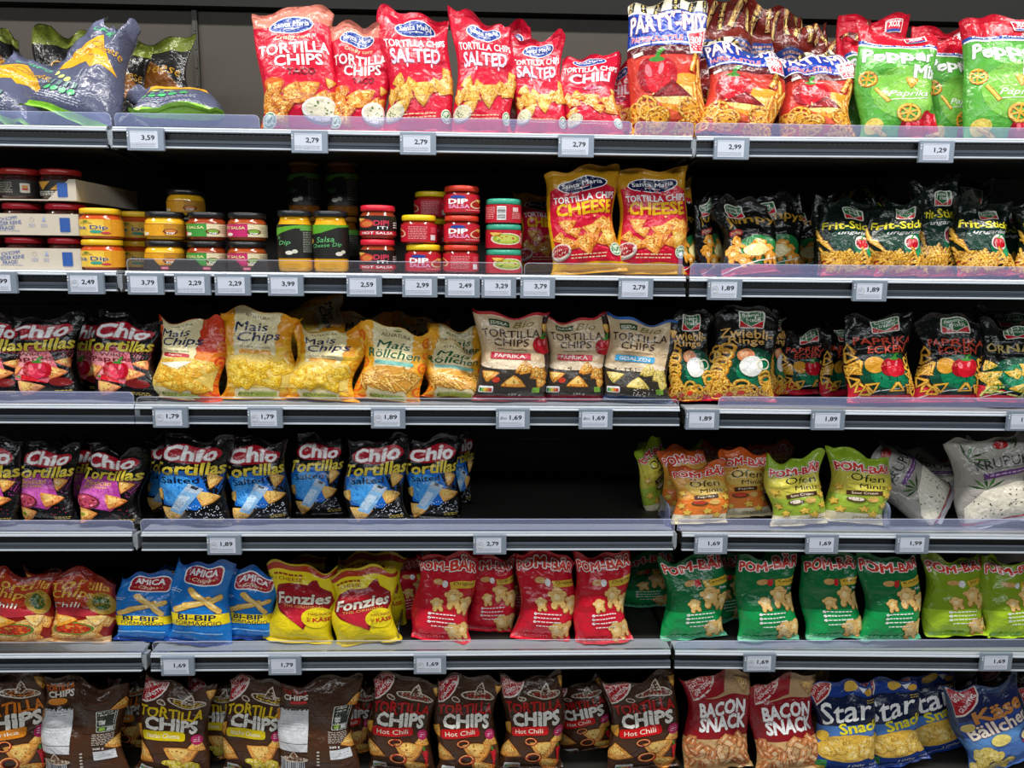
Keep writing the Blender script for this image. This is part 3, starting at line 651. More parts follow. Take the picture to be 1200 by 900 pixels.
def d_mais(kind):
    A = Art(12 if kind == 'red' else 13); side, s2 = ('#cf3a1a', '#e07a1c') if kind == 'red' else (('#e5991a', '#f2c23a') if kind == 'yellow' else ('#e9651c', '#f0a41e'))
    bands = [(0, side), (.08, s2), (.62, side)]
    if kind == 'roll': bands = [(0, '#e9751c'), (.05, '#f0ac28')]
    for sx in (-1, 1):                               # wood-grain swirls at the sides
        for k in range(5): A.ell(sx*44, 24+k*26, 12-k, 11, s2 if k % 2 else side); A.ell(sx*44, 24+k*26, 8-k*.7, 7, side if k % 2 else s2); A.ell(sx*44, 24+k*26, 3.5, 3.2, s2 if k % 2 else side)
    ex, fx = (-38, 12) if kind == 'red' else (-26, 24)
    e = [(ex+2.2*(i % 2), 150-i*7.5) for i in range(21)]; f_ = [(fx-2.2*(i % 2), i*7.5) for i in range(21)]
    A.poly(e+f_, '#e6d8a6')
    X0 = (ex+fx)/2
    if kind != 'roll':
        A.t('ALNATURA', X0, 140, 24, 4.5, '#3c3a30', 'logo'); A.t('Mais', X0-6, 124, 36, 14, '#1e2450', b=.02, sh=.25, r=.12); A.t('Chips', X0+5, 107, 50, 19, '#1e2450', b=.02, sh=.25, r=.12)
        A.t('Chips de maïs', X0, 91, 34, 4, '#4a4c5a', b=.0, r=-.03); A.rbox(X0, 83, 36, 8, '#c2333c' if kind == 'red' else '#e8a63c', r=-.04)
        if kind == 'red': A.t('Paprika', X0, 83, 18, 4.5, '#f6e8d8', r=-.04)
        w1 = '#e0c060'
        A.poly([(-40, 22), (40, 22), (44, 60), (34, 76), (0, 80), (-34, 76), (-44, 60)], w1, 'window')
        A.pile(-34, 34, 26, 68, 24, 'chip', 14, g='window', col='#e6bc2e' if kind == 'yellow' else '#e9ab34', dk='#c3921e', hi='#f2d968'); A.poly([(-36, 66), (10, 74), (-6, 58)], '#f4efdd', 'window') if kind == 'red' else None
    else:
        A.ell(2, 143, 5, 3, '#76803a', 'logo'); A.t('ALNATURA', 2, 134, 34, 6.5, '#4a4030', 'logo'); A.t('Mais', 0, 115, 40, 14, '#1d5a3a', b=.02, sh=.2); A.t('Röllchen', 0, 98, 68, 16, '#1d5a3a', b=.02, sh=.2, r=.02)
        A.rbox(2, 80, 50, 8, '#7fc4b8'); A.ell(2, 48, 42, 26, '#d79a3e', 'window')
        A.pile(-36, 36, 26, 64, 34, 'stick', 13, g='window', col='#dfa850', dk='#a2681f')
    A.rbox(0, 11, 40, 7, '#a9b83c', 'badge', rad=.1); A.t('BIO7', -12, 11, 16, 5, '#2c3a1c', 'badge'); A.lines(8, 11, 20, 1, '#4a5a24', g='badge')
    return bands, A.done()
def d_bio(kind):
    A = Art(14); bands = [(0, '#2c2926'), (.07, '#3a342e'), (.42, '#cbb18c'), (.93, '#c7ad8a' if kind == 'paprika' else '#c9b594'), (.965, '#b51f2c' if kind == 'paprika' else '#1f5fae')]
    if kind == 'paprika': bands[0] = (0, '#7c1f30')
    else: bands[0] = (0, '#22385a')
    A.poly([(38, 60), (50, 60), (50, 146), (34, 146)], '#3a2a24' if kind == 'paprika' else '#26241f'); A.chip(42, 128, 12, .4, '#e0a850')
    A.rbox(-16, 134, 22, 10, '#2b4a2c', 'logo', rad=.05); A.t('EDEKA', -16, 134, 18, 4.5, '#e8dfc0', 'logo'); A.t('Bio', 10, 134, 24, 11, '#7c7434', 'logo', b=.0, sh=.3)
    A.t('TORTILLA', -4, 117, 70, 13, '#3a2218', b=.01, jit=.8); A.t('CHIPS', -4, 102, 40, 12, '#3a2218', b=.01, jit=.8); A.strokes([(-20, 91), (14, 90)], .8, '#5a3a28')
    c_ = '#c0263c' if kind == 'paprika' else '#3f9fd0'
    A.rbox(-6, 79, 48, 11, c_, r=-.04, rad=.15); A.t('PAPRIKA' if kind == 'paprika' else 'GESALZEN', -6, 79, 36, 6, '#f4e6dc', r=-.04)
    if kind == 'paprika': A.pepper(36, 98, 15, '#c01a28')
    A.poly([(-44, 60), (44, 66), (48, 18), (-46, 18)], '#3a332d'); A.ell(-4, 64, 42, 8, '#e6d2b4', 'window')
    c2 = dict(col='#e39a3e', dk='#7a4a1c') if kind == 'paprika' else dict(col='#e3cb6c', dk='#8a7a34', hi='#eedc90')
    A.pile(4, 40, 46, 60, 5, 'chip', 15, **c2); A.chip(-30, 46, 15, .4, **c2); A.chip(0, 34, 17, 1.55, **c2); A.chip(34, 34, 12, .2, **c2)
    if kind == 'paprika': A.ell(-20, 38, 5, 5, '#c8402c', n=7)
    else:
        for i in range(16): A.ell(A.rnd.uniform(-10, 30), A.rnd.uniform(16, 26), .8, .8, '#efece2', n=5)
    A.nutri(-32, 22, 20); A.rbox(28, 22, 11, 9, '#7fb23c', 'badge', rad=.1); A.t('125 g', 2, 14, 14, 4, '#d8d0c4')
    return bands, A.done()
def d_chio(kind):
    A = Art(15); bands = [(0, '#0d0b0c'), (.05, '#080708')]
    c_, c2 = {'paprika': ('#d96a78', '#ee9aa0'), 'mexican': ('#b23f9a', '#cf62b8'), 'salted': ('#1c6fd0', '#46a2ee')}[kind]
    if kind == 'paprika': A.poly([(-44, 92), (46, 100), (40, 78), (-46, 72)], '#8a1830')
    A.poly([(-46, 84), (-20, 92), (48, 98), (44, 62), (10, 28), (-34, 34)], c_); A.ell(-14, 60, 26, 26, c2); A.poly([(10, 96), (50, 104), (50, 30), (30, 40)], '#0a0809')
    A.ell(0, 121, 38, 15, '#b01228', 'logo', .06); A.t('Chio', 0, 122, 62, 22, W_, 'logo', b=.05, sh=.15, r=.07, o=[('#a30e22', .16), ('#f4eaea', .1), ('#c0182e', .085)])
    A.t('Tortillas', 0, 97, 92, 20, '#f0d84a', b=.045, sh=.15, r=.09, o=[('#1a120c', .09)])
    if kind == 'paprika':
        A.t('Wild', -10, 80, 22, 6, '#7a1424', r=.05); A.t('Paprika', -6, 71, 54, 11, '#7a1424', b=.015, r=.07)
        A.chip(-32, 52, 15, .3, '#ea9a5c', '#b95a2c'); A.chip(34, 66, 14, 1, '#e0884a', '#a04c20'); A.chip(20, 48, 17, .1, '#e6975a', '#b35828'); A.pepper(0, 52, 17, '#d22a4c'); A.chili(-20, 38, 34, -.2); A.chip(-12, 20, 20, 4.4, '#e8a070', '#b9623a'); A.ell(26, 30, 14, 8, '#7a1c1c')
    elif kind == 'mexican':
        A.t('Mexican', -14, 79, 40, 9, '#f0c060', b=.015, r=.08); A.t('BBQ Style', -16, 70, 34, 6, '#f0c060', b=.01, r=.08)
        A.chip(26, 78, 14, .3, '#e6a050', '#a85a1c'); A.chip(14, 48, 22, .2, '#e89a50', '#b0591e'); A.ell(-26, 42, 22, 15, '#6a2430'); A.ell(-26, 43, 19, 12, '#c24a6a')
        for i in range(16): A.ell(-26+A.rnd.uniform(-15, 15), 43+A.rnd.uniform(-9, 9), 2.4, 1.8, A.rnd.choice(['#e88aa0', '#d85a50', '#8a2438']), n=6)
        A.chip(-24, 18, 19, 4.5, '#e8a050', '#b9692c'); A.ell(-28, 18, 5, 3, '#7a9a2c')
        for i in range(12): A.ell(A.rnd.uniform(4, 40), A.rnd.uniform(18, 34), .9, .9, '#c0304a', n=5)
    else:
        A.t('Salted', -10, 77, 44, 10.5, '#0a1430', b=.02, r=.08); A.chip(30, 80, 15, .2, '#ecb964', '#a86a20'); A.chip(22, 50, 20, .2, '#eab868', '#b07a2c'); A.chip(-40, 52, 14, 1, '#ecc46c', '#b07a2c'); A.chip(-22, 20, 21, 4.6, '#eebc6a', '#bd8634')
        A.poly([(-24, 24), (-8, 18), (16, 62), (0, 70)], '#8cc0ee', 'salt'); A.poly([(-21, 28), (-10, 24), (4, 50), (-6, 54)], '#c9e0f6', 'salt'); A.poly([(-4, 62), (12, 54), (18, 64), (1, 73)], '#b4c6da', 'salt'); A.poly([(3, 66), (10, 62), (13, 66), (5, 70)], '#2c3038', 'salt')
        for i in range(60): A.ell(A.rnd.uniform(0, 40), A.rnd.uniform(14, 36), .8, .8, '#dfe6f6', n=4)
    A.lines(28, 14, 22, 2, '#e8c860', 3, h=1)
    return bands, A.done()
def pom(A, y=132, w_=84, r=.05):
    A.t('POM-BÄR', 0, y, w_, 18, '#d8382c', 'logo', b=.06, r=r, o=[('#6a1418', .25), (W_, .2), ('#e8a068', .09)])
def d_pom(kind):
    A = Art(16)
    if kind in ('ofen_o', 'ofen_g'):
        g = kind == 'ofen_g'; c_ = '#8fae28' if g else '#c8571c'; bands = [(0, '#dcd0a8'), (.05, '#e6dcbc'), (.16, '#9ab43a' if g else '#e07a30'), (.42, '#c9c04a' if g else '#d99a3c'), (.8, c_)]
        pom(A, 122 if g else 128, 82, .04); A.ell(6, 92, 34, 20, '#d8cc50' if g else '#d9b85a'); A.t('Öfen'.replace('Ö', 'O'), 4, 101, 46, 15, '#2a2410', b=.005, jit=.5); A.ell(-15, 113, 1.5, 1.5, '#2a2410', 'lettering'); A.ell(-10, 113, 1.5, 1.5, '#2a2410', 'lettering'); A.t('Minis', 12, 84, 34, 10, '#2a2410', b=.005)
        A.rbox(2, 69, 48 if g else 36, 9, '#4a2c1c', r=.08, rad=.1); A.t('Sour Cream' if g else 'Paprika', 2, 69, 34 if g else 24, 5, '#f0e4c0', r=.08)
        A.ell(-8, 54, 13, 6, '#5a4a30'); A.ell(-8, 55, 10, 4, '#e8dcc8' if g else '#c8402c'); A.ell(14, 56, 8, 6, '#d8b060')
        def star(x, y, r, a): A.poly([(x+q*r*math.cos(a+k*PI/5), y+q*r*math.sin(a+k*PI/5)) for k in range(10) for q in ((1,) if k % 2 == 0 else (.5,))], '#a97a24'); A.poly([(x-.5+q*r*.88*math.cos(a+k*PI/5), y+.6+q*r*.88*math.sin(a+k*PI/5)) for k in range(10) for q in ((1,) if k % 2 == 0 else (.5,))], '#e6c050')
        for x, y in ((-26, 30), (4, 34), (32, 44), (38, 84), (34, 66), (-38, 46), (18, 24), (-36, 78)): star(x, y, 9.5, A.rnd.uniform(0, 1))
        A.lines(14, 16, 44, 2, '#6a5a34', 4.5, h=1.4)
        return bands, A.done()
    base, lo = {'red': ('#bf1428', '#d81c34'), 'green': ('#0c6a38', '#149a50'), 'lime': ('#7f9c1e', '#a6c82c')}[kind]
    bands = [(0, lo), (.05, lo), (.36, base), (.9, base)]
    if kind == 'green': bands[0] = (0, '#5ab48c')
    pom(A, 133, 86, .04)
    A.poly([(8, 106), (46, 112), (46, 100), (10, 95)], '#d9b23a'); A.t({'red': 'Original', 'green': 'Ketchup', 'lime': 'Sour Cream'}[kind], 28, 104.5, 30, 6.5, '#2a2a18', r=.13)
    if kind == 'green': A.t('Style', 34, 92, 12, 5, W_); A.chili(-6, 104, 14, .4)
    A.ell(-8, 104, 8, 5, '#d0a060'); A.ell(2, 102, 4, 6, '#e8e8e8' if kind != 'green' else '#c8262c')
    A.puff(16, 78, 15, a=.1); A.puff(36, 68, 14, a=-.3); A.puff(-6, 66, 10, a=.2); A.puff(20, 20, 15, a=.1); A.puff(36, 24, 13, a=-.2)
    for k in range(3):
        y = 50-k*7; A.ell(-14, y, 2.4, 2.2, W_); A.strokes([(-15.4, y), (-14.3, y-1), (-12.6, y+1.2)], .7, base); A.lines(6, y-.5, 34, 1, W_, h=1.8)
    A.lines(4, 28, 30, 1, W_, h=1.6)
    for i in range(6): A.rbox(-38+i*8, 8, 6, 7, '#e79aa4' if kind == 'red' else '#8ccca8', 'badge', rad=.3); A.rbox(-38+i*8, 8, 4.6, 5.6, lo, 'badge', rad=.3)
    return bands, A.done()
def d_krupuk():
    A = Art(17); bands = [(0, '#cfcfd4'), (.05, '#c8162c'), (.075, '#a8a39c'), (.5, '#9d9890'), (.8, '#a6a29a')]
    def leaf(x, y, s_, a0):
        for k in range(5):
            a = a0+(k-2)*.55; A.poly([(x, y), (x+s_*.5*math.cos(a+.14), y+s_*.5*math.sin(a+.14)), (x+s_*math.cos(a), y+s_*math.sin(a)), (x+s_*.5*math.cos(a-.14), y+s_*.5*math.sin(a-.14))], '#3f6a2c' if k % 2 else '#2c4a24')
    leaf(-26, 118, 26, .5); leaf(-12, 68, 24, 1.6); leaf(34, 140, 16, 3); A.t('KRUPUK', 10, 108, 58, 16, '#24262c', b=.0, jit=.8); A.strokes([(0, 98), (36, 97)], .8, '#3a3a3a')
    A.rbox(14, 89, 54, 9, '#6a3c7c', rad=.1); A.lines(14, 88, 42, 1, '#cdb8d6', h=2.6)
    A.poly([(-44, 14), (48, 14), (48, 66), (20, 72), (-16, 66), (-40, 40)], '#e9e2d0', 'window')
    for i in range(30): A.ell(A.rnd.uniform(-30, 44), A.rnd.uniform(18, 62), A.rnd.uniform(1, 2.2), .8, '#34342c', 'window', A.rnd.uniform(0, 3), n=6)
    A.pile(-30, 40, 22, 56, 9, 'oval', 11, g='window', col='#efe9da', dk='#cdc4ae') if False else None
    A.ell(44, 62, 5, 9, '#b01c20'); A.ell(12, 136, 8, 7, '#a81e22')
    return bands, A.done()
def d_chilitort():
    A = Art(18); bands = [(0, '#c9a070'), (.05, '#e6c088'), (.1, '#8f1a14'), (.55, '#7a1a12')]
    A.poly([(-40, 140), (44, 134), (40, 84), (-44, 82)], '#b83a1c'); A.t('Tortilla', 0, 126, 78, 17, '#efb64a', b=.03, sh=.2, r=.05, o=[('#6a1408', .07)]); A.t('Chips', -12, 106, 56, 20, '#efb64a', b=.03, sh=.2, r=.02, o=[('#6a1408', .07)])
    A.t('Chili', -20, 84, 40, 14, '#f2ece0', b=.01, sh=.2); A.ell(28, 92, 20, 24, '#b08a2c', r=.2); A.ell(26, 94, 12, 17, '#2f5a24', r=.2); A.strokes([(6, 106), (20, 110), (46, 98)], 3, '#c9a23c')
    A.ell(-18, 70, 40, 10, '#b8303c')
    A.pile(-44, 44, 6, 60, 16, 'chip', 17, col='#eebb62', dk='#c4702c', hi='#f5d68e'); A.ell(-6, 34, 28, 14, '#6a8a34', r=.1); A.ell(-6, 34, 24, 11, '#c2301c', r=.1)
    for i in range(16): A.ell(-6+A.rnd.uniform(-20, 20), 34+A.rnd.uniform(-8, 8), 3, 2, A.rnd.choice(['#e0582c', '#a81c14', '#d8883a']), n=6)
    A.chip(-20, 52, 20, .1, '#f0a838', '#c0681c'); A.chip(22, 58, 15, .6, '#f0d090', '#c08a44')
    return bands, A.done()
def d_bibip():
    A = Art(19); bands = [(0, '#1b3f8c'), (.04, '#1a78cc'), (.9, '#1860b0')]
    A.rbox(4, 126, 60, 30, W_, 'logo', rad=.25); A.rbox(4, 126, 56, 26, '#b01c30', 'logo', rad=.25); A.t('AMICA', 4, 131, 42, 10, W_, 'logo', b=.05); A.t('Chips', 4, 119, 28, 7, '#f4e2b0', 'logo', b=.01, sh=.2); A.strokes([(-16, 119), (-12, 119)], 1, '#f4c430', 'logo'); A.strokes([(20, 119), (24, 119)], 1, '#f4c430', 'logo')
    A.poly([(-48, 34), (0, 40), (48, 44), (48, 62), (0, 60), (-48, 56)], '#f2d81e'); A.t('BI-BIP', 2, 54, 50, 9.5, '#1c2c44', b=.04, r=.03); A.t('FORMAGGIO', 4, 44, 62, 7.5, '#1c2c44', b=.01, r=.03)
    for x, y, a, l in ((-6, 76, .5, 52), (10, 82, .35, 50), (12, 84, -.75, 52)):
        c, q = math.cos(a), math.sin(a)
        for c_, k in (('#b8822c', 1.15), ('#ecc266', 1)):
            A.strokes([(x-c*l/2, y-q*l/2), (x-c*l/4+q*2, y-q*l/4), (x+1, y+1), (x+c*l/4, y+q*l/4-1), (x+c*l/2, y+q*l/2)], 9*k, c_)
            for e in (-1, 1): A.ell(x+e*c*l/2, y+e*q*l/2, 4.5*k, 4.5*k, c_, n=10)
        A.strokes([(x-c*l*.4, y-q*l*.4+2), (x+c*l*.4, y+q*l*.4+2)], 2.4, '#f8e2a4')
    A.lines(-32, 96, 22, 2, '#cfe4f6', 3.4, h=1.2); A.strokes([(-36, 22), (0, 27), (36, 26)], 2.5, '#8fc4ee')
    return bands, A.done()
def d_fonz():
    A = Art(20); bands = [(0, '#d6bc14'), (.05, '#e8d11c'), (.9, '#a8321c'), (.965, '#c9b428')]
    A.lines(-18, 126, 36, 1, '#9a3a18', h=3.4); A.t('! CHEESE', -18, 120, 34, 6, '#9a3a18')
    A.poly([(-42, 92), (-34, 108), (-16, 114), (6, 114), (12, 124), (18, 128), (22, 116), (38, 104), (44, 84), (36, 66), (14, 56), (6, 30), (-8, 44), (-30, 60), (-42, 76)], '#8f1420')
    A.ell(0, 86, 40, 22, '#a3141f'); A.poly([(-34, 70), (10, 74), (4, 34), (-14, 48)], '#c8263a'); A.t('Fonzies', 0, 88, 74, 20, '#efe4d4', 'logo', b=.05, sh=.2, r=.1, o=[('#2c1014', .1)]); A.t('THE ORIGINAL', 2, 73, 56, 5, '#e8a860', 'logo', r=.08)
    A.ell(24, 54, 22, 20, '#efd923'); A.t('MAIS-SNACK', 26, 61, 32, 5, '#a8321c', r=.06); A.t('MIT', 12, 50, 8, 5, '#a8321c', r=1.57); A.t('KÄSE', 30, 51, 26, 9, '#c23a1c', b=.06, r=.06)
    return bands, A.done()
def gg_logo(A, x=-28, y=132, s_=15):
    A.poly([(x-s_, y+s_), (x+s_*1.1, y+s_)]+[(x-s_+2.2*s_*math.cos(a), y+s_-2.2*s_*math.sin(a)) for a in (0.05, .3, .6, .9, 1.2, 1.5)], '#e8dcd4', 'logo')
    A.poly([(x-s_+.6, y+s_-.2), (x+s_, y+s_-.2)]+[(x-s_+.6+2.03*s_*math.cos(a), y+s_-2.03*s_*math.sin(a)) for a in (0.05, .3, .6, .9, 1.2, 1.5)], '#b01424', 'logo')
    A.t('GUT &', x-s_*.32, y+s_*.5, s_*1.15, s_*.42, W_, 'logo', b=.012, r=.62); A.t('GÜNSTIG', x+s_*.12, y-s_*.06, s_*1.75, s_*.42, W_, 'logo', b=.012, r=.72)
def d_gg(kind):
    A = Art({'nacho': 21, 'hot': 22, 'orange': 23, 'back': 24, 'backh': 25}[kind]); bands = [(0, '#3a2416'), (.05, '#4a2d1c'), (.5, '#41281a')]
    for i in range(34): y = A.rnd.uniform(0, 150); x = A.rnd.uniform(-40, 30); A.strokes([(x, y), (x+8, y+A.rnd.uniform(-.6, .6)), (x+A.rnd.uniform(10, 24), y)], .8, A.rnd.choice(['#5f3d26', '#33200f', '#6a452b']), 'wood')
    acc = {'nacho': '#e3c01c', 'hot': '#b81d1c', 'orange': '#d9781c', 'back': '#c8641c', 'backh': '#a02018'}[kind]
    if kind.startswith('back'):
        A.t('TORTILLA', -24, 138, 30, 7, acc, b=.04); A.t('CHIPS', -22, 130, 28, 8, '#e8e0d4', b=.05); A.ell(-26, 120, 12, 5, '#d9862c') if kind == 'back' else A.rbox(-18, 122, 18, 5, '#c81c20')
        A.rect(-45, -7, 46, 110, '#d6d8dd'); A.rect(-44, -8, 108, 113, '#2c1c14'); A.lines(-26, 107, 30, 3, '#7f8084', 3); A.lines(-26, 88, 32, 4, '#9a9ca2', 4); A.strokes([(-45, 58), (-7, 58)], 1, '#4a4a4c')
        A.rbox(30, 96, 22, 36, '#dcdcd4', 'badge', rad=.08); A.rbox(30, 96, 20.5, 34.5, '#1f2a20', 'badge', rad=.08); A.lines(29, 110, 16, 2, '#e8e8e0', 4, 'badge', 1.6); A.rect(22, 29, 90, 98, '#c8ccc8', 'badge'); A.rect(22, 29, 80, 87, '#8ab03c', 'badge'); A.rect(31, 39, 80, 87, '#c8ccc8', 'badge')
        A.lines(28, 74, 26, 7, '#cfc4b8', 2.6, h=1.1); A.t('300 g', 22, 52, 12, 4, W_); A.rect(16, 42, 34, 48, '#d8dce2'); A.lines(32, 42, 14, 2, '#5a5c60', 3)
        for i in range(16): A.rect(-42+i*2, -42+i*2+A.rnd.choice([.7, 1.2]), 2, 34, '#2c2c2e', 'barcode')
        A.rect(-43, -10, 1, 35, '#c9ccd2', 'barcode'); s_ = A.g['barcode']
        for i in range(16): A.rect(-42+i*2, -42+i*2+A.rnd.choice([.7, 1.2]), 2, 34, '#2c2c2e', 'barcode')
        A.chip(44, 118, 13, 1.4, '#e39a3c', '#b0641c'); A.chip(44, 58, 16, 1.2, '#e8a850', '#b46a24'); A.chip(-48, 100, 12, 1, '#e0902c')
        A.ell(-22, 34, 16, 5, '#cbbca8'); A.ell(-22, 35, 14, 4, '#6a442a'); A.poly([(-29, 36), (-22, 48), (-15, 36)], '#cbbca8'); A.poly([(-27, 37), (-22, 46), (-17, 37)], '#6a442a')
        for k in range(5): A.ell(4, 40-k*5+6, 1.6, 1.4, '#c9c0b4', n=8)
        return bands, A.done()
    gg_logo(A); A.chip(44, 136, 12, .5, '#e0a040', '#9a5a1c')
    hx, hy = 16, 122
    for rx, ry, c_ in ((24, 6.5, '#d9cbb8'), (22.4, 5, '#4a2d1c'), (17, 3.4, acc), (15.5, 2.2, '#4a2d1c')): A.ell(hx, hy, rx, ry, c_, 'hat', -.12)
    A.poly([(hx-8, hy+1), (hx-4, hy+12), (hx+1, hy+18), (hx+4, hy+12), (hx+8, hy)], '#d9cbb8', 'hat'); A.poly([(hx-6.4, hy+1.5), (hx-3, hy+11.5), (hx+.8, hy+15.5), (hx+2.6, hy+11.5), (hx+6.4, hy+1)], '#4a2d1c', 'hat'); A.ell(hx-30, hy-4, 6, 3.4, '#d9cbb8', 'hat', -.5); A.ell(hx-30, hy-4, 4.8, 2.2, '#4a2d1c', 'hat', -.5)
    A.t('TORTILLA', 0, 104, 76, 15, acc, b=.05, jit=1.2, o=[('#2c1a10', .09)]); A.t('CHIPS', 2, 86, 62, 19, '#f0ece4', b=.075, jit=1, o=[('#2c1a10', .11)])
    A.rbox(-8, 68, 52, 14, {'nacho': '#e6cc14', 'hot': '#cc1418', 'orange': '#e08820'}[kind], r=.04, rad=.3); A.t({'nacho': 'Nacho Cheese', 'hot': 'Hot Chili', 'orange': 'Paprika'}[kind], -8, 68, 38, 7, '#f4ecd8', b=.01, r=.04)
    A.chip(-36, 36, 22, 1.7, '#e3a14a', '#a8641f'); A.chip(14, 40, 24, .5, '#e2a04c', '#a8641f'); A.chip(34, 56, 14, 1.4, '#e8aa50', '#b06a20'); A.chip(-42, 72, 12, 1); A.chip(20, 12, 20, .3, '#e09a40'); A.ell(34, 66, 8.5, 8.5, '#b8205c', 'badge'); A.lines(34, 69, 10, 3, '#f4d0e0', 3, 'badge', 1.2)
    if kind == 'nacho': A.pile(-30, 30, 8, 30, 8, 'oval', 8, col='#ead84a', dk='#b89a1c')
    else: A.ring(-4, 52, 7, '#cc2a2c', '#7a1014', .3); A.ring(0, 26, 9, '#d8482c', '#8a1c14', .35); A.chili(36, 40, 30, -1.3)
    A.nutri(-26, 10, 22)
    return bands, A.done()
def d_bacon():
    A = Art(26); bands = [(0, '#c9a06a'), (.05, '#d9ae78'), (.36, '#8f1420'), (.78, '#b89a70'), (.82, '#b8956a')]
    A.poly([(-50, 150), (10, 150), (6, 122), (-50, 112)], '#9a1826'); gg_logo(A, -24, 134, 16); A.poly([(10, 150), (50, 150), (50, 118), (6, 118)], '#bd9a72')
    A.t('BACON', 2, 100, 62, 20, W_, b=.07, o=[('#6a0c16', .1)]); A.t('SNACK', 4, 77, 62, 21, W_, b=.07, o=[('#6a0c16', .1)])
    for i in range(46):
        x, y = A.rnd.uniform(-46, 46), A.rnd.uniform(4, 54); a = A.rnd.uniform(.6, 2.6); c_ = A.rnd.choice(['#e6a468', '#dd8a50', '#efc08c', '#c9703c'])
        A.strokes([(x-8*math.cos(a), y-8*math.sin(a)), (x-2+2*math.sin(a), y+1), (x+8*math.cos(a), y+8*math.sin(a))], 9, '#a85c2c'); A.strokes([(x-8*math.cos(a), y-8*math.sin(a)), (x-2+2*math.sin(a), y+1), (x+8*math.cos(a), y+8*math.sin(a))], 7.4, c_); A.strokes([(x-5*math.cos(a), y-5*math.sin(a)+1), (x+5*math.cos(a), y+5*math.sin(a)+1)], 2, '#f6d8ae')
    A.chip(30, 134, 13, .6, '#caa070', '#9a7444')
    return bands, A.done()
def d_star():
    A = Art(27); bands = [(0, '#16357c'), (.05, '#1c449a'), (.25, '#4a7ac0'), (.55, '#101c40'), (.85, '#183a8a')]
    gg_logo(A, -30, 134, 14); A.ell(10, 140, 10, 7, '#d8b048', r=.5); A.ell(34, 136, 8, 6, '#d8a83c'); A.poly([(20, 142), (32, 146), (24, 134)], '#e8ecf4')
    A.t('Star', -4, 105, 74, 32, W_, b=.02, sh=.25, r=.12); A.t('Snack', 16, 80, 58, 17, '#efe02c', b=.05, r=.1); A.lines(34, 122, 14, 2, '#d8b84a', 4, h=1.5)
    A.ell(0, 44, 46, 24, '#e3b648'); A.pile(-40, 40, 28, 64, 26, 'oval', 10, col='#efc85c', dk='#b98a2c'); A.ell(-38, 66, 11, 9, '#e9bc40')
    A.rect(-46, -28, 4, 24, '#3c8a4c', 'badge'); A.rect(-44, -30, 6, 13, '#e8c83c', 'badge'); A.t('100g', 8, 12, 24, 6, W_, sh=.2); A.t('PREIS', 36, 10, 16, 5, W_)
    return bands, A.done()
def d_kaese():
    A = Art(28); bands = [(0, '#4a72b8'), (.3, '#5f92d0'), (.46, '#2a4a9a'), (.66, '#1a2452'), (.9, '#33466a')]
    A.poly([(-50, 140), (-50, 84), (-42, 60), (-36, 140)], '#4a5a74'); gg_logo(A, -26, 130, 18); A.t('Käse', 10, 104, 60, 22, '#c9833c', b=.06, r=.1, o=[('#1a2452', .1)]); A.t('Bällchen', 6, 80, 78, 20, '#f0e6d8', b=.04, r=.12, o=[('#7a3c1c', .09)])
    A.ell(-30, 88, 9, 8, '#d9c06a'); A.ell(32, 50, 12, 12, '#2a3a7a'); A.ell(32, 50, 10, 9, '#ecd9a0'); A.poly([(20, 44), (50, 34), (50, 14), (30, 24)], '#c8242c')
    A.pile(-38, 16, 4, 40, 14, 'oval', 11, col='#ecd678', dk='#c2a440'); A.ell(-2, 56, 11, 10, '#f0dc7c')
    return bands, A.done()
def dzn(k, fn, *a):
    b, art = fn(*a); DS[k] = (band_mat('bag_film', b), art)
for k, s_ in (('taco', 1), ('salted', 2), ('chili', 3), ('cheese', 4)): dzn(k, d_santa, k, s_)
def d_party_shade():  # party bag in darkened colours, back row shade painted into film and print
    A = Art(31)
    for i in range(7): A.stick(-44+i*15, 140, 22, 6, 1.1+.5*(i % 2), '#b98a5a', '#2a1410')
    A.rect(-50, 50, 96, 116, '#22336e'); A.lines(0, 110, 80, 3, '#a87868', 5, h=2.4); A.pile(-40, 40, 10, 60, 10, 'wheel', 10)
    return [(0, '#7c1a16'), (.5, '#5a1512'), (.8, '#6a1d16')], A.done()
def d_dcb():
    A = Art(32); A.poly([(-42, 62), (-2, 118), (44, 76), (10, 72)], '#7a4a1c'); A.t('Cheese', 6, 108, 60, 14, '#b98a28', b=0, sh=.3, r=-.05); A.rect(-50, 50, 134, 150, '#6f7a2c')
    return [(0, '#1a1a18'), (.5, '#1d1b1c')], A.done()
dzn('party', d_party); dzn('party_shade', d_party_shade); dzn('dark_back', d_dcb); dzn('pepper', d_pepper); dzn('darkcheese', d_cheese_dark); dzn('frit', d_frit); dzn('jumpys', d_jumpys); dzn('zwiebli', d_zwiebli)
dzn('ecken', d_ecken); dzn('ornaw', d_ecken, 'ornaw'); dzn('mais_r', d_mais, 'red'); dzn('mais_y', d_mais, 'yellow'); dzn('roll', d_mais, 'roll'); dzn('bio_p', d_bio, 'paprika'); dzn('bio_s', d_bio, 'salt')
dzn('chio_p', d_chio, 'paprika'); dzn('chio_m', d_chio, 'mexican'); dzn('chio_s', d_chio, 'salted'); dzn('ofen_o', d_pom, 'ofen_o'); dzn('ofen_g', d_pom, 'ofen_g'); dzn('pom_r', d_pom, 'red'); dzn('pom_g', d_pom, 'green'); dzn('pom_l', d_pom, 'lime')
dzn('krupuk', d_krupuk); dzn('chilit', d_chilitort); dzn('bibip', d_bibip); dzn('fonz', d_fonz)
for k in ('nacho', 'hot', 'orange', 'back', 'backh'): dzn('gg_'+k, d_gg, k)
dzn('bacon', d_bacon); dzn('star', d_star); dzn('kaese', d_kaese)
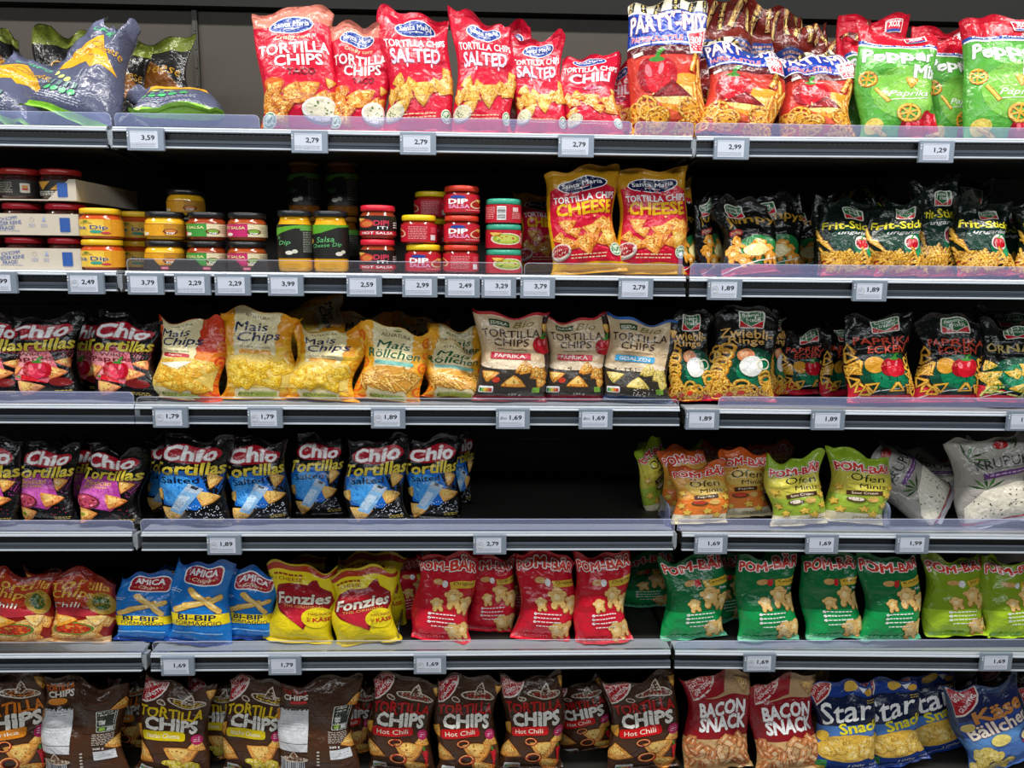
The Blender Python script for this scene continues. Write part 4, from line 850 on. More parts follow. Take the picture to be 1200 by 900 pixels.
# ------------------------------------------------------------------ price tags hung on the rails
PR = {0: [(171, '3,59'), (363, '2,79'), (490, '2,79'), (675, '2,79'), (857, '2,99'), (1097, '1,29')],
      1: [(-1, '1,99'), (101, '2,49'), (171, '3,79'), (226, '2,29'), (273, '2,29'), (335, '3,99'), (427, '2,59'), (492, '2,99'), (542, '2,49'), (584.5, '3,29'), (630, '3,79'), (745, '2,79'), (849, '1,89'), (1019, '1,89')],
      2: [(200, '1,79'), (311, '1,79'), (455, '1,89'), (601, '1,69'), (698, '1,69'), (823, '1,89'), (970, '1,89'), (1199, '1,89')],
      3: [(263, '1,89'), (574, '2,79'), (833, '1,69'), (963, '1,69'), (1069, '1,99')],
      4: [(208.5, '1,69'), (334, '1,79'), (504, '1,69'), (890, '1,69'), (1167, '1,69')]}
SEAL = {(1, 101), (2, 200), (2, 311), (2, 455), (3, 263), (3, 574), (4, 504), (4, 890), (1, 1019), (1, 849)}
UNDER = {(0, 171): 'under the flat lying bag, top left', (0, 363): 'below the red taco bags', (0, 490): 'below the left salted bag', (0, 675): 'below the chili bag', (0, 857): 'below the 300 g pepper bag', (0, 1097): 'below the green paprika bags, top right',
         (1, -1): 'cut off by the left picture edge under the cardboard trays', (1, 101): 'under the yellow lidded salsa dip jars', (1, 171): 'under the mustard yellow jars in a black tray', (1, 226): 'under the green labelled salsa jars', (1, 273): 'under the pink labelled salsa jars', (1, 335): 'under the two tall yellow cheese dip jars', (1, 427): 'under the bright red lids with black labels', (1, 492): 'under the two yellow lidded red dip jars', (1, 542): 'under the stack of three red lidded dip jars', (1, 584.5): 'under the teal lidded stack', (1, 630): 'right of the teal lidded stack, beside the yellow bags', (1, 745): 'under the right hand yellow cheese bag', (1, 849): 'under the black puff snack bags', (1, 1019): 'under the green stick snack bags',
         (2, 200): 'under the red sided maize chips bag', (2, 311): 'under the first yellow maize chips bag', (2, 455): 'under the orange maize rolls bag', (2, 601): 'under the leftmost beige tortilla bag', (2, 698): 'between the second and third beige tortilla bags', (2, 823): 'under the onion rings bags', (2, 970): 'left of the paprika corners bags', (2, 1199): 'cut by the right picture edge on the third shelf',
         (3, 263): 'under the salted black and blue bags', (3, 574): 'under the empty gap', (3, 833): 'under the orange oven minis', (3, 963): 'under the green oven minis', (3, 1069): 'under the grey prawn cracker bags',
         (4, 208.5): 'under the blue cheese puff bags', (4, 334): 'under the yellow bags', (4, 504): 'under the leftmost red snack bag', (4, 890): 'under the green ketchup bags', (4, 1167): 'under the lime green bags'}
for r, L_ in PR.items():
    for px, txt in L_:
        z = LIP[r]+.0165; X = wx(px, -.009, z)
        z += -.0022 if (r == 4 and px > 1000) else 0
        sl = (r, px) in SEAL
        t = empty('price_tag', (X, -.008, z), 'price tag reading %s %s' % (txt, UNDER[(r, px)]), 'price tag')
        MB().box(-.0385, .0385, -.005, .004, -.0235, .0235).build('tag_frame', M['tagframe'], t, bevel=.0012)
        x0, x1 = (-.0315, .0265); scr = MB().box(x0, x1, -.0056, -.0045, -.0185, .0165).build('screen', M['screen'], t)
        MB().box(-.0372, -.0350, -.0058, -.0045, .0050, .0085).box(-.0372, -.0350, -.0058, -.0045, .0110, .0145).build('release_dots', M['white'], t)
        A = Art(px and int(abs(px))+r); A.t(txt, 9, 2.5, 27, 11, '#15171c', 'price', b=.035)
        for y in (14.0, -9.2, -12, -15): A.lines(-2.5, y, 55 if y < 12 else 50, 1, '#a9afbd' if y > 0 else '#9aa0b0', g='fine_print', h=.9)
        if sl:
            A.ring(-20, 0, 7.5, '#9aa0b0', '#d4dae6', .12, 'emblem', 1); A.lines(-20, 2, 9, 2, '#8b92a4', 3, 'emblem', 1)
        if r == 2 and px in (601, 698): A.t('Bio', -19, 2, 15, 6, '#6a7080', 'emblem', sh=.3, b=0)
        art = A.done(flat=True)
        for g, (v, f) in art.items():
            P = np.column_stack([v[:, 0]*.001-.0025, np.full(len(v), -.0057)-v[:, 2]*.0004, v[:, 1]*.001])
            link(g, mesh_np(g, P, f, None, v[:, 3:6], False), scr, M['paper_ink'])
# ------------------------------------------------------------------ jars
M['glass'] = mat('jar_glass_dark', '#3a1a10', .12, 0, .6, .5)
def jarset(key, R, H, lidc, sauce, lab, art, lidh=.011, body='#5a2412', labz=(.22, .74), neck=.86, taper=1.0, wrap=1.0): JS[key] = dict(R=R, H=H, lid=mat('jar_lid', lidc, .3, coat=.3), glass=mat('jar_glass', body, .15, coat=.8, noise=.25, nscale=90), lab=mat('jar_label', lab, .4), art=art, lh=lidh, lz=labz, neck=neck, taper=taper)
JS = {}
def jar(key, label, X, Y, z, group=None, rot=0, cat='jar'):
    J = JS[key]; R, H, lh = J['R'], J['H'], J['lh']
    t = empty('sauce_jar', (X, Y, z+.0008), label, cat, group); t.rotation_euler = (0, 0, rot)
    hb = H-lh; n = J['neck']
    MB().lathe([(0.0, .001), (R*.84, 0), (R*.95, .003), (R*.985, .010), (R*.99, hb*.72), (R*.96, hb*.83), (R*n, hb*.92), (R*n, hb), (0, hb)]).build('glass_body', J['glass'], t, True)
    rl = R*.955 if n < .9 else R*.98
    prof = [(0, hb-.002), (rl*.97, hb-.002), (rl, hb), (rl, hb+lh*.75), (rl*.965, H-.0008), (rl*.90, H), (rl*.86, H-.0012), (0, H-.0012)]
    MB().lathe(prof, 40).build('lid', J['lid'], t, True)
    z0, z1 = hb*J['lz'][0], hb*J['lz'][1]
    lb = MB().lathe([(R*.99, z0), (R*1.004, z0+.0003), (R*1.004, z1-.0003), (R*.99, z1)], 40).build('paper_label', J['lab'], t, True)
    if J['art']:
        for g, (v, f) in J['art'].items():
            a = v[:, 0]/50*PI*.5; rr = R*1.004+.0003+v[:, 2]*.0008
            P = np.column_stack([rr*np.sin(a), -rr*np.cos(a), z0+(z1-z0)*v[:, 1]/100]); n_ = np.column_stack([np.sin(a), -np.cos(a), 0*a])
            link('printed_'+g, mesh_np('printed_'+g, P, f, n_, v[:, 3:6]), lb, M['paper_ink'])
    return t
def A_lab(kind):
    A = Art(40)
    if kind == 'sdip':
        A.rect(-60, 60, 0, 100, '#e9a91c'); A.rect(-45, 20, 4, 96, '#f2c94a'); A.ell(-8, 86, 5, 7, '#7a8a2c', 'logo'); A.t('ALNATURA', -8, 76, 22, 9, '#5a5a2c', 'logo', b=0); A.t('Salsa Dip', -8, 48, 66, 30, '#1f2f6a', b=.02, r=.02, o=[('#f6ecd0', .08)]); A.ell(-40, 58, 7, 12, '#c8402c'); A.ell(8, 26, 9, 9, '#3aa08a'); A.ell(22, 18, 7, 7, '#c83a4a'); A.rect(30, 60, 0, 100, '#e39a24')
    elif kind in ('sy', 'sg', 'sp'):
        c = {'sy': '#e8a41c', 'sg': '#3f9a3c', 'sp': '#c8246a'}[kind]; A.rect(-60, 60, 0, 100, '#7a4a1c'); A.rect(-46, 8, 4, 96, c); A.rect(8, 60, 4, 96, '#e9dcb4' if kind != 'sy' else '#c88a1c'); A.ell(18, 40, 12, 22, '#6a2a1c'); A.ell(18, 42, 9, 15, '#d8863c' if kind == 'sy' else '#7fae3a'); A.t('DIP', 18, 26, 12, 16, W_, b=.04)
        if kind != 'sy': A.t('HOT SALSA' if kind == 'sp' else 'BIO SALSA', -19, 70, 46, 20, '#f4e9a0', b=.03)
        A.ell(-36, 26, 10, 18, '#e8d06a' if kind == 'sy' else '#d9484a'); A.ell(-24, 22, 7, 12, '#f0ead8'); A.lines(36, 80, 16, 5, '#8a7a4a', 12, h=3)
    elif kind == 'cheese':
        A.rect(-60, 60, 0, 100, '#1e1f1c'); A.poly([(-60, 100), (60, 100), (60, 96), (20, 92), (-10, 76), (-60, 66)], '#5fae2c'); A.rect(-48, -36, 70, 96, '#c8242c', 'logo'); A.t('EDEKA', -42, 84, 10, 5, W_, 'logo', r=.2)
        A.t('Salsa', -4, 56, 34, 16, '#6cc47a', b=-.004, sh=.3, r=.1); A.t('Cheese Dip', -2, 38, 58, 15, '#6cc47a', b=-.004, sh=.3, r=.1); A.ell(-38, 52, 8, 9, '#e8c04a'); A.ell(22, 14, 7, 6, '#e8e4d8'); A.ell(30, 20, 5, 5, '#d8dcc8')
    elif kind == 'cheeseb':
        A.rect(-60, 60, 0, 100, '#1e1f1c'); A.poly([(-60, 88), (0, 98), (60, 98), (60, 90), (-10, 88), (-60, 62)], '#5fae2c'); A.rect(0, 48, 82, 94, '#6aa84a'); A.lines(24, 76, 38, 12, '#a9aca4', 5.2, h=2); A.t('e', -42, 60, 6, 8, '#6cc47a', sh=.3, b=0); A.t('Dip', -30, 44, 26, 16, '#6cc47a', b=0, sh=.3, r=.1); A.ell(-20, 16, 7, 6, '#e8e4d8'); A.ell(-10, 20, 5, 6, '#d8dcc8')
    elif kind == 'hot':
        A.rect(-60, 60, 0, 100, '#1a1716'); A.rect(-60, 60, 0, 22, '#cc2234'); A.t('HOT SALSA', 4, 11, 60, 12, W_, b=.03); A.ell(-18, 60, 17, 22, '#c8402c'); A.ell(-15, 58, 11, 14, '#e07a3c'); A.chip(-30, 80, 14, .4, '#eab040'); A.t('DIP!', 12, 62, 26, 26, '#d63a58', b=.05, jit=1); A.t('IT!', 14, 38, 18, 14, W_, b=.02); A.lines(42, 62, 14, 3, '#e8e4dc', 12, h=6)
    elif kind in ('dip', 'dipb'):
        A.rect(-60, 60, 0, 100, '#c8172f')
        if kind == 'dip': A.ell(-6, 84, 14, 10, '#27469c', 'logo'); A.t('DIP', -6, 60, 34, 26, W_, b=.07); A.t('SALSA', -4, 32, 38, 20, '#f6a6cc', b=.06); A.ell(34, 46, 17, 26, '#e8c8a0', r=-.3); A.ell(34, 46, 14, 20, '#a81c14', r=-.3); A.chip(38, 66, 14, .4, '#eaa83c'); A.lines(26, 10, 36, 1, '#e8b0b0', h=4)
        else: A.ell(-38, 50, 14, 24, '#e8c8a0', r=.3); A.ell(-38, 50, 11, 18, '#a81c14', r=.3); A.chip(-44, 72, 11, .4, '#eaa83c'); A.lines(0, 82, 34, 8, '#f0a8a8', 9.5, h=3.4); A.rect(24, 36, 10, 40, '#e8e8e8'); A.rect(24, 38, 50, 84, '#d84a5a')
    elif kind == 'guac':
        A.rect(-60, 60, 0, 100, '#c2152c'); A.ell(6, 50, 31, 33, '#e8e2d0'); A.ell(6, 50, 27, 28, '#a6b83a'); A.ell(6, 52, 20, 19, '#c6cf5a')
        for i in range(8): A.ell(6+A.rnd.uniform(-18, 18), 50+A.rnd.uniform(-18, 18), 2.5, 3, A.rnd.choice(['#c8402c', '#5a8a2c']), n=6)
        A.chip(-16, 78, 15, .4, '#eec03c'); A.lines(40, 80, 12, 7, '#f0c8c8', 9, h=3)
    elif kind == 'guacb':
        A.rect(-60, 60, 0, 100, '#c2152c'); A.lines(-28, 82, 24, 7, '#f0b8b8', 10, h=3.4); A.rect(-12, 4, 14, 90, W_, 'barcode')
        for i in range(9): A.rect(-11, 3, 20+i*7.4, 22+i*7.4+A.rnd.choice([0, 2]), '#2a2a2c', 'barcode')
        A.rect(16, 28, 60, 84, '#e8c8c8'); A.lines(26, 50, 22, 4, '#f0b8b8', 9, h=3)
    elif kind == 'trayjar':
        A.rect(-60, 60, 0, 100, '#2c2824'); A.t('COMO', -14, 56, 30, 18, '#d8cfae', b=.03, r=.05) if False else A.lines(-16, 80, 40, 6, '#a9a294', 12, h=5); A.rbox(22, 50, 14, 60, '#efe9d8', 'badge', rad=.3); A.rect(18, 26, 52, 66, '#e8a02c', 'badge'); A.rect(18, 26, 36, 50, '#d8402c', 'badge')
    elif kind == 'trayjar2':
        A.rect(-60, 60, 0, 100, '#2c2824'); A.poly([(-30, 92), (-2, 92), (-16, 40)], '#e9a83c'); A.poly([(-2, 40), (24, 40), (10, 80)], '#e8b04c'); A.lines(0, 26, 56, 3, '#d8d4c8', 10, h=5); A.ell(30, 72, 12, 14, '#b0341c')
    return A.done(L=3.5)
for k, R, H, lid, body, lab, art, kw in (
        ('sdip', .0445, .066, '#f0c020', '#c8501c', '#e9a91c', 'sdip', dict(labz=(.10, .76))),
        ('sy', .043, .062, '#1b1c1e', '#f0b424', '#c88a1c', 'sy', dict(labz=(.14, .68))), ('sg', .043, .062, '#1b1c1e', '#9a3c18', '#7a4a1c', 'sg', dict(labz=(.14, .72))), ('sp', .043, .062, '#1b1c1e', '#a8481c', '#7a4a1c', 'sp', dict(labz=(.14, .72))),
        ('tall', .0395, .134, '#1c2126', '#f5b21c', '#1e1f1c', 'cheese', dict(labz=(.24, .84), neck=.84)), ('tallb', .0395, .134, '#1c2126', '#f5b21c', '#1e1f1c', 'cheeseb', dict(labz=(.24, .84), neck=.84)),
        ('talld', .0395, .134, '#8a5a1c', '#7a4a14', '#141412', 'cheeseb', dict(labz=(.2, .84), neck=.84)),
        ('hot', .0405, .073, '#e0243c', '#9a3c20', '#1a1716', 'hot', dict(labz=(.12, .80))), ('dipy', .0405, .063, '#f0cf1c', '#a02818', '#c8172f', 'dip', dict(labz=(.08, .82))), ('dipyb', .0405, .063, '#f0cf1c', '#a02818', '#c8172f', 'dipb', dict(labz=(.08, .82))),
        ('dipr', .0405, .063, '#d23a24', '#8a1c14', '#c8172f', 'dip', dict(labz=(.10, .84))), ('diprb', .0405, .063, '#d23a24', '#8a1c14', '#c8172f', 'dipb', dict(labz=(.10, .84))), ('guac', .0405, .054, '#3aa88a', '#b8b0a0', '#c2152c', 'guac', dict(labz=(.04, .95), neck=.95)), ('guacb', .0405, .054, '#3aa88a', '#b8b0a0', '#c2152c', 'guacb', dict(labz=(.04, .95), neck=.95)),
        ('tj', .043, .066, '#a3241c', '#3a1a14', '#2c2824', 'trayjar', dict(labz=(.12, .74))), ('tj2', .043, .066, '#a3241c', '#3a1a14', '#2c2824', 'trayjar2', dict(labz=(.12, .74))), ('tjr', .043, .066, '#c2182c', '#3a1a14', '#2c2824', None, dict(labz=(.12, .74)))):
    jarset(k, R, H, lid, None, lab, A_lab(art) if art else None, body=body, **kw)
ZJ = TOP[1]+.001
def jx(key, px, Y, lev, label, group=None, rot=0, dz=0):
    z = ZJ+sum(JS[k]['H']+.0016 for k in (key,)*lev)+dz
    return jar(key, label, wx(px, Y, z+.03), Y, z, group, rot)
# printed cardboard trays, three high, with jars standing in them
M['board'] = mat('cardboard', '#c9bfae', .7, noise=.06, nscale=60); M['inner'] = mat('cardboard_inner', '#8f8068', .8)
XT = wx(96, .03, ZJ)
for lv in range(3):
    z = ZJ+lv*.0745; hh = .046 if lv < 2 else .030
    t = empty('cardboard_tray', (XT, .03, z), ('lowest cardboard tray with blue slogan, on the shelf board', 'middle cardboard tray with blue slogan, on the lowest one', 'topmost tray with a slanted cut corner, open at the front')[lv], 'tray', 'jar trays')
    x0 = -.36
    MB().box(x0, 0, 0, .30, 0, .0025).build('tray_base', M['board'], t)
    if lv < 2: MB().box(x0, 0, 0, .0022, .0025, hh).build('front_wall', M['board'], t)
    else:
        MB().plate([(-.062, .0025), (0, .0025), (0, .046), (-.014, .046)], 0, .0022).plate([(x0, .0025), (-.17, .0025), (x0, .02)], 0, .0022).build('front_wall', M['board'], t)
    MB().box(-.0022, 0, .0022, .30, .0025, .046).build('side_wall', M['board'], t)
    A = Art(50+lv); B = lambda x0, x1, y0, y1, c, g: A.rect(x0, x1, y0, y1, c, g)
    if lv < 2:
        blue = '#4a6ab0'; A.t('ICH KOMM', -152, 35, 40, 8, blue, 'slogan', b=.01, r=.14); A.t('WIEDER KEINE', -154, 25, 62, 8, blue, 'slogan', b=.01, r=.1); A.t('FRAGE!', -154, 15, 32, 8, blue, 'slogan', b=.01, r=.08)
        A.t('ICH KOMM', -318, 33, 34, 6.5, blue, 'slogan', b=.03, r=.18, arc=1)
        A.lines(-150, 8.5, 50, 1, '#6a82bc', g='slogan', h=1); A.ring(-100, 34, 4.5, '#9fb0d4', '#c9bfae', .12, 'symbol', 1); A.lines(-100, 24, 14, 3, '#9fb0d4', 3, 'symbol', 1); A.poly([(-78, 30), (-70, 30), (-74, 41)], '#9fb0d4', 'symbol'); A.lines(-74, 24, 14, 3, '#9fb0d4', 3, 'symbol', 1)
    A.rect(-40, -18, 8, 38, '#2f5aa6', 'symbol'); A.lines(-29, 6, 18, 1, '#6a82bc', g='symbol', h=1)
    for g, (v, f) in A.done(flat=True).items():
        P = np.column_stack([v[:, 0]*.001, np.full(len(v), -.0003)-v[:, 2]*.0004, v[:, 1]*.001]); link('printed_'+g, mesh_np('printed_'+g, P, f, None, v[:, 3:6], False), t, M['paper_ink'])
    for c in range(3):
        for rw in range(2):
            if rw == 1 and c == 0: continue
            k = 'tjr' if lv < 2 else ('tj2' if c == 0 else 'tj')
            X = XT-.050-c*.094 if lv < 2 else XT-.055-c*.090
            jar(k, 'red lidded dark jar in the %s cardboard tray, %s %s' % (('lowest', 'middle', 'topmost')[lv], ('right', 'second', 'third')[c], ('front one', 'one in the back row')[rw]), X-(.02 if rw else 0), .03+.048+rw*.09, z+.0028, 'jars in cardboard trays')
for lv in range(2):
    jx('sdip', 121+lv*(-2), .06, lv, 'yellow lidded salsa dip jar beside the cardboard trays, %s' % ('bottom one' if lv == 0 else 'stacked on top'), 'salsa dip jars', -.12+lv*.05)
    jx('sdip', 160, .16, lv, 'yellow lidded salsa dip jar in the row behind, %s' % ('bottom one' if lv == 0 else 'stacked on top'), 'salsa dip jars', .2)
M['tray_k'] = mat('printed_tray_black', '#2b2522', .5); 
for i, (k, px, nm) in enumerate((('sy', 194, 'mustard yellow jar with black lid'), ('sg', 243, 'salsa jar with green label and black lid'), ('sp', 290, 'salsa jar with pink label and black lid'))):
    for lv in range(2): jx(k, px, .066, lv, nm+(', bottom one in a black tray' if lv == 0 else ', standing on its twin'), 'black lidded salsa jars', .05, .003*(lv == 0)+.003*lv)
    z = ZJ; X = wx(px, .02, z)
    t = empty('display_tray', (X, .0175, z), 'black cut out tray under the %s' % nm, 'tray', 'black display trays')
    w2, h_ = .0455, .027
    MB().plate([(-w2, 0), (w2, 0), (w2, h_), (.026, h_), (.012, .011), (-.012, .011), (-.026, h_), (-w2, h_)], 0, .0012).build('front_wall', M['tray_k'], t)
    MB().box(-w2, w2, 0, .098, 0, .0015).box(-w2, -w2+.0012, .0012, .098, .0015, h_).box(w2-.0012, w2, .0012, .098, .0015, h_).build('tray_body', M['tray_k'], t)
    A = Art(60); A.rbox(0, 6, 18, 6.5, '#c8506a', 'logo', rad=.4); A.t('HOT', 0, 6, 12, 4, '#f4e0e4', 'logo') if False else A.lines(0, 5, 12, 1, '#f0c8d0', g='logo', h=2)
    for g, (v, f) in A.done(flat=True).items():
        P = np.column_stack([v[:, 0]*.001, np.full(len(v), -.0003)-v[:, 2]*.0004, v[:, 1]*.001]); link('printed_'+g, mesh_np('printed_'+g, P, f, None, v[:, 3:6], False), t, M['paper_ink'])
jx('sy', 219, .20, 0, 'dim mustard yellow jar behind, under the lone upper one', None)
jx('sy', 219, .20, 1, 'dim mustard yellow jar in the back row, second level', None)
jx('sy', 218, .20, 2, 'lone mustard yellow jar topping the back stack', None)
jx('tallb', 347, .056, 0, 'tall yellow cheese dip jar turned to its small print, left of the pair', 'tall cheese dip jars', .5)
jx('tall', 388.5, .056, 0, 'tall yellow cheese dip jar showing its green script, right of the pair', 'tall cheese dip jars', -.05)
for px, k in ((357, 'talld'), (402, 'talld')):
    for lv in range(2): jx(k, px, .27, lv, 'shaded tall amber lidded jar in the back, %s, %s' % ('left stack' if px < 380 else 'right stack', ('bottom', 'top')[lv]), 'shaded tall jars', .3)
for lv in range(2):
    jx('hot', 443, .056, lv, 'bright red lidded jar with black label, %s' % ('bottom one' if lv == 0 else 'stacked on top'), 'hot salsa jars', -.05)
jx('dipy', 496, .056, 0, 'yellow lidded red dip jar, bottom one'); jx('dipyb', 491, .056, 1, 'yellow lidded red dip jar turned to its small print, upper one')
for lv in range(3): jx('dipyb', 505, .2, lv, 'shaded yellow lidded jar in the back row, %s level' % ('lowest', 'middle', 'upper')[lv], 'back row yellow lidded jars')
jx('diprb', 540, .056, 0, 'red lidded dip jar turned to its small print, bottom of three'); jx('dipr', 541, .056, 1, 'red lidded dip jar, middle of three'); jx('dipr', 541, .056, 2, 'red lidded dip jar, top of three')
jx('guac', 590, .056, 0, 'teal lidded red tub with dip bowl picture, bottom of three', rot=.15); jx('guac', 590, .056, 1, 'teal lidded red tub with dip bowl picture, middle of three'); jx('guacb', 590, .056, 2, 'teal lidded red tub turned to its bar code, top of three')
# ------------------------------------------------------------------ bags
NBAG = 0
def place(r, key, label, xb, xt, yt, wpx, Y=.055, lean=8, yaw=0, T=None, group=None, seed=None, H=None, noart=False, zb=0, **kw):
    global NBAG
    NBAG += 1; Y += .013*(NBAG % 2)
    if lean > 20: zb += (T or .036)*.8*math.sin(math.radians(lean))
    z = TOP[r]+.0010+zb
    X = wx(xb, Y, z+.05); B = np.array([X, Y, z])
    d = depth((X, Y, z+.1)); W = wpx*d/FPX*.965
    L = math.radians(lean); n = np.array([0, math.cos(L), -math.sin(L)])
    rr = ray(xt, yt); t_ = ((B-CAM)@n)/(rr@n); Q = CAM+rr*t_-B
    up = Q[1]*math.sin(L)+Q[2]*math.cos(L)
    Hh = H or math.hypot(Q[0], up); roll = math.atan2(Q[0], up)
    if r and not zb: Hh = min(Hh, (LIP[r-1]-.010-z)/math.cos(L))
    seed = seed if seed is not None else int(xb*7+r*31+yt) % 9973
    mt, art = DS[key]
    return bag('snack_bag', label, group, None if noart else art, mt, W, Hh, T or min(.034, W*.2), tuple(B), lean, roll, math.radians(yaw), seed, **kw)
P = place
# ---- top shelf
G = 'red tortilla chips bags on the top shelf'
P(0, 'taco', 'large red taco tortilla chips bag with pale salmon top edge, leftmost red bag', 353, 345, 14, 100, .055, 7, 3, group=G, crumple=.7, collapse=.3)
P(0, 'taco', 'smaller red taco tortilla chips bag squeezed right of the large one', 423, 421, 33, 76, .075, 8, 0, group=G, tw=.04)
P(0, 'salted', 'red salted tortilla chips bag with glinting blue oval, left of three', 492, 486, 19, 88, .055, 7, group=G, tw=-.05, flop=.1)
P(0, 'salted', 'red salted tortilla chips bag with one raised top corner, middle of three', 568, 566, 24, 78, .06, 8, group=G, tw=-.08)
P(0, 'salted', 'short red salted tortilla chips bag, right of three', 632, 630, 46, 70, .058, 12, 5, group=G, collapse=.8)
P(0, 'salted', 'red salted bag mostly hidden behind the middle salted one', 600, 596, 34, 60, .14, 6, group=G, seed=5)
P(0, 'chili', 'red chili tortilla chips bag with slumped rounded top', 694, 691, 62, 74, .058, 14, group=G, collapse=.8, flop=.6)
P(0, 'chili', 'narrow red chili bag peeking out behind the slumped one', 722, 722, 78, 56, .125, 9, -6, group=G, collapse=.7)
G = 'party size bags with pepper picture'
P(0, 'party', 'tallest bag with black striped top, blue band and 300 g flash', 783, 780, 5, 100, .06, 6, 3, group=G, crumple=.8, collapse=.2)
P(0, 'party', 'slumped pepper picture bag right of the tallest one, 300 g flash tilted', 864, 873, 44, 98, .06, 11, -8, group=G, flop=1.2, collapse=.6, crumple=1.4)
P(0, 'party', 'slumped pepper picture bag next to the green paprika bags', 961, 955, 54, 96, .06, 12, 4, group=G, flop=1.2, collapse=.6, crumple=1.4)
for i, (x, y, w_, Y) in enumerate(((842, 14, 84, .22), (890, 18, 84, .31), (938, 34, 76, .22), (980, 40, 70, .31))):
    P(0, 'party_shade', 'crumpled party bag darkened for shade in the back, %s of four' % ('first', 'second', 'third', 'fourth')[i], x, x+4, y, w_, Y, 9, [10, -8, 12, -12][i], group=G, seed=30+i, crumple=1.7)
G = 'green paprika snack bags with red tops'
P(0, 'pepper', 'green bag with pointed red top, front one left of the pair', 1052, 1048, 34, 100, .058, 9, -4, group=G, tw=-.06, flop=.3)
P(0, 'pepper', 'rightmost green bag with red top, cut by the picture edge', 1178, 1172, 25, 108, .055, 9, 5, group=G, crumple=.8)
P(0, 'pepper', 'green bag squeezed between the two front ones', 1117, 1116, 44, 74, .13, 7, group=G)
P(0, 'pepper', 'green bag sliver at the left of the front pair', 1016, 1016, 46, 60, .13, 10, 6, group=G)
P(0, 'pepper', 'green bag sliver farther behind at the left', 1006, 1010, 50, 60, .21, 8, 6, group=G, seed=77)
P(0, 'pepper', 'dark shaded green bag at the back panel', 1020, 1024, 22, 88, .36, 5, group=G)
P(0, 'pepper', 'dark shaded green bag at the back right', 1108, 1108, 34, 80, .36, 5, group=G)
G = 'lavender grey cheese chips bags'
P(0, 'darkcheese', 'lavender grey bag lying at the left picture edge', -8, 50, 84, 90, .16, 40, 0, group=G, H=.21, crumple=1.5, T=.05)
P(0, 'darkcheese', 'lavender grey bag propped up with gleaming peak and yellow chip', 76, 138, 42, 98, .085, 26, 0, group=G, crumple=1.5, T=.05, H=.265, collapse=.2, slump=.75)
b = P(0, 'darkcheese', 'lavender grey bag lying flat with bright green bottom edge', 212, 250, 112, 108, .05, 70, 20, group=G, H=.22, crumple=1.2, T=.042)
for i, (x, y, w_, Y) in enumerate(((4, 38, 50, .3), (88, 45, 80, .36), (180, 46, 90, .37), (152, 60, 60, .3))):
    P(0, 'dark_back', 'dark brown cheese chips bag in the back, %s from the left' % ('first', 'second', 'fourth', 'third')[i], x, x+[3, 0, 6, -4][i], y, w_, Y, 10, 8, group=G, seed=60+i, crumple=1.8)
# ---- second shelf
G = 'yellow cheese tortilla chips bags'
P(1, 'cheese', 'yellow edged red cheese tortilla chips bag, left of the pair', 688, 679, 199, 94, .05, 6, 2, group=G, collapse=.1, pinch=.14, crumple=.8)
P(1, 'cheese', 'yellow edged red cheese tortilla chips bag, right of the pair', 763, 764, 199, 96, .05, 6, 2, group=G, collapse=.1, pinch=.14, crumple=.8, tw=.05)
P(1, 'cheese', 'yellow cheese bag standing behind the right one, only its corner out', 772, 775, 208, 82, .14, 5, group=G)
P(1, 'cheese', 'dark cheese bag deep in shade left of the yellow pair', 640, 638, 225, 70, .3, 6, group=G)
G = 'black puff snack bags'
P(1, 'jumpys', 'black puff snack bag seen nearly edge on, first', 806, 802, 235, 50, .1, 7, 52, group=G)
P(1, 'jumpys', 'black puff snack bag turned sideways, second', 836, 824, 232, 58, .11, 6, 44, group=G)
P(1, 'jumpys', 'black puff snack bag slumped forward with green centre', 884, 872, 240, 78, .065, 16, 12, group=G, crumple=1.3)
P(1, 'jumpys', 'black puff snack bag with pointed corner behind the slumped one', 912, 906, 232, 66, .15, 5, -6, group=G, tw=.08)
P(1, 'jumpys', 'black puff snack bag at the back in deep shade', 945, 942, 240, 60, .3, 5, group=G)
G = 'dark green stick snack bags'
P(1, 'frit', 'dark green sticks bag, leftmost front one, glossy', 994, 992, 238, 74, .055, 9, 2, group=G)
P(1, 'frit', 'dark green sticks bag, second front one', 1052, 1049, 236, 72, .055, 9, 3, group=G, crumple=1.3)
P(1, 'frit', 'taller dark green sticks bag, third front one', 1098, 1096, 214, 64, .08, 7, 5, group=G)
P(1, 'frit', 'dark green sticks bag with glare across its lettering, fourth front one', 1152, 1147, 236, 74, .055, 12, 0, group=G, crumple=1.4)
P(1, 'frit', 'dark green sticks bag partly hidden at the right', 1186, 1183, 240, 62, .13, 6, group=G)
P(1, 'frit', 'sliver of a sticks bag cut by the right picture edge', 1222, 1222, 236, 70, .06, 7, group=G)
P(1, 'frit', 'dim sticks bag turned away left of the front ones', 966, 964, 234, 46, .13, 5, 50, group=G)
P(1, 'frit', 'dim sticks bag standing behind the taller one', 1130, 1128, 210, 70, .22, 5, group=G)
P(1, 'frit', 'dim sticks bag lying across the tops of the first two', 985, 1060, 222, 66, .22, 20, 0, group=G, zb=.12, H=.17, T=.02)
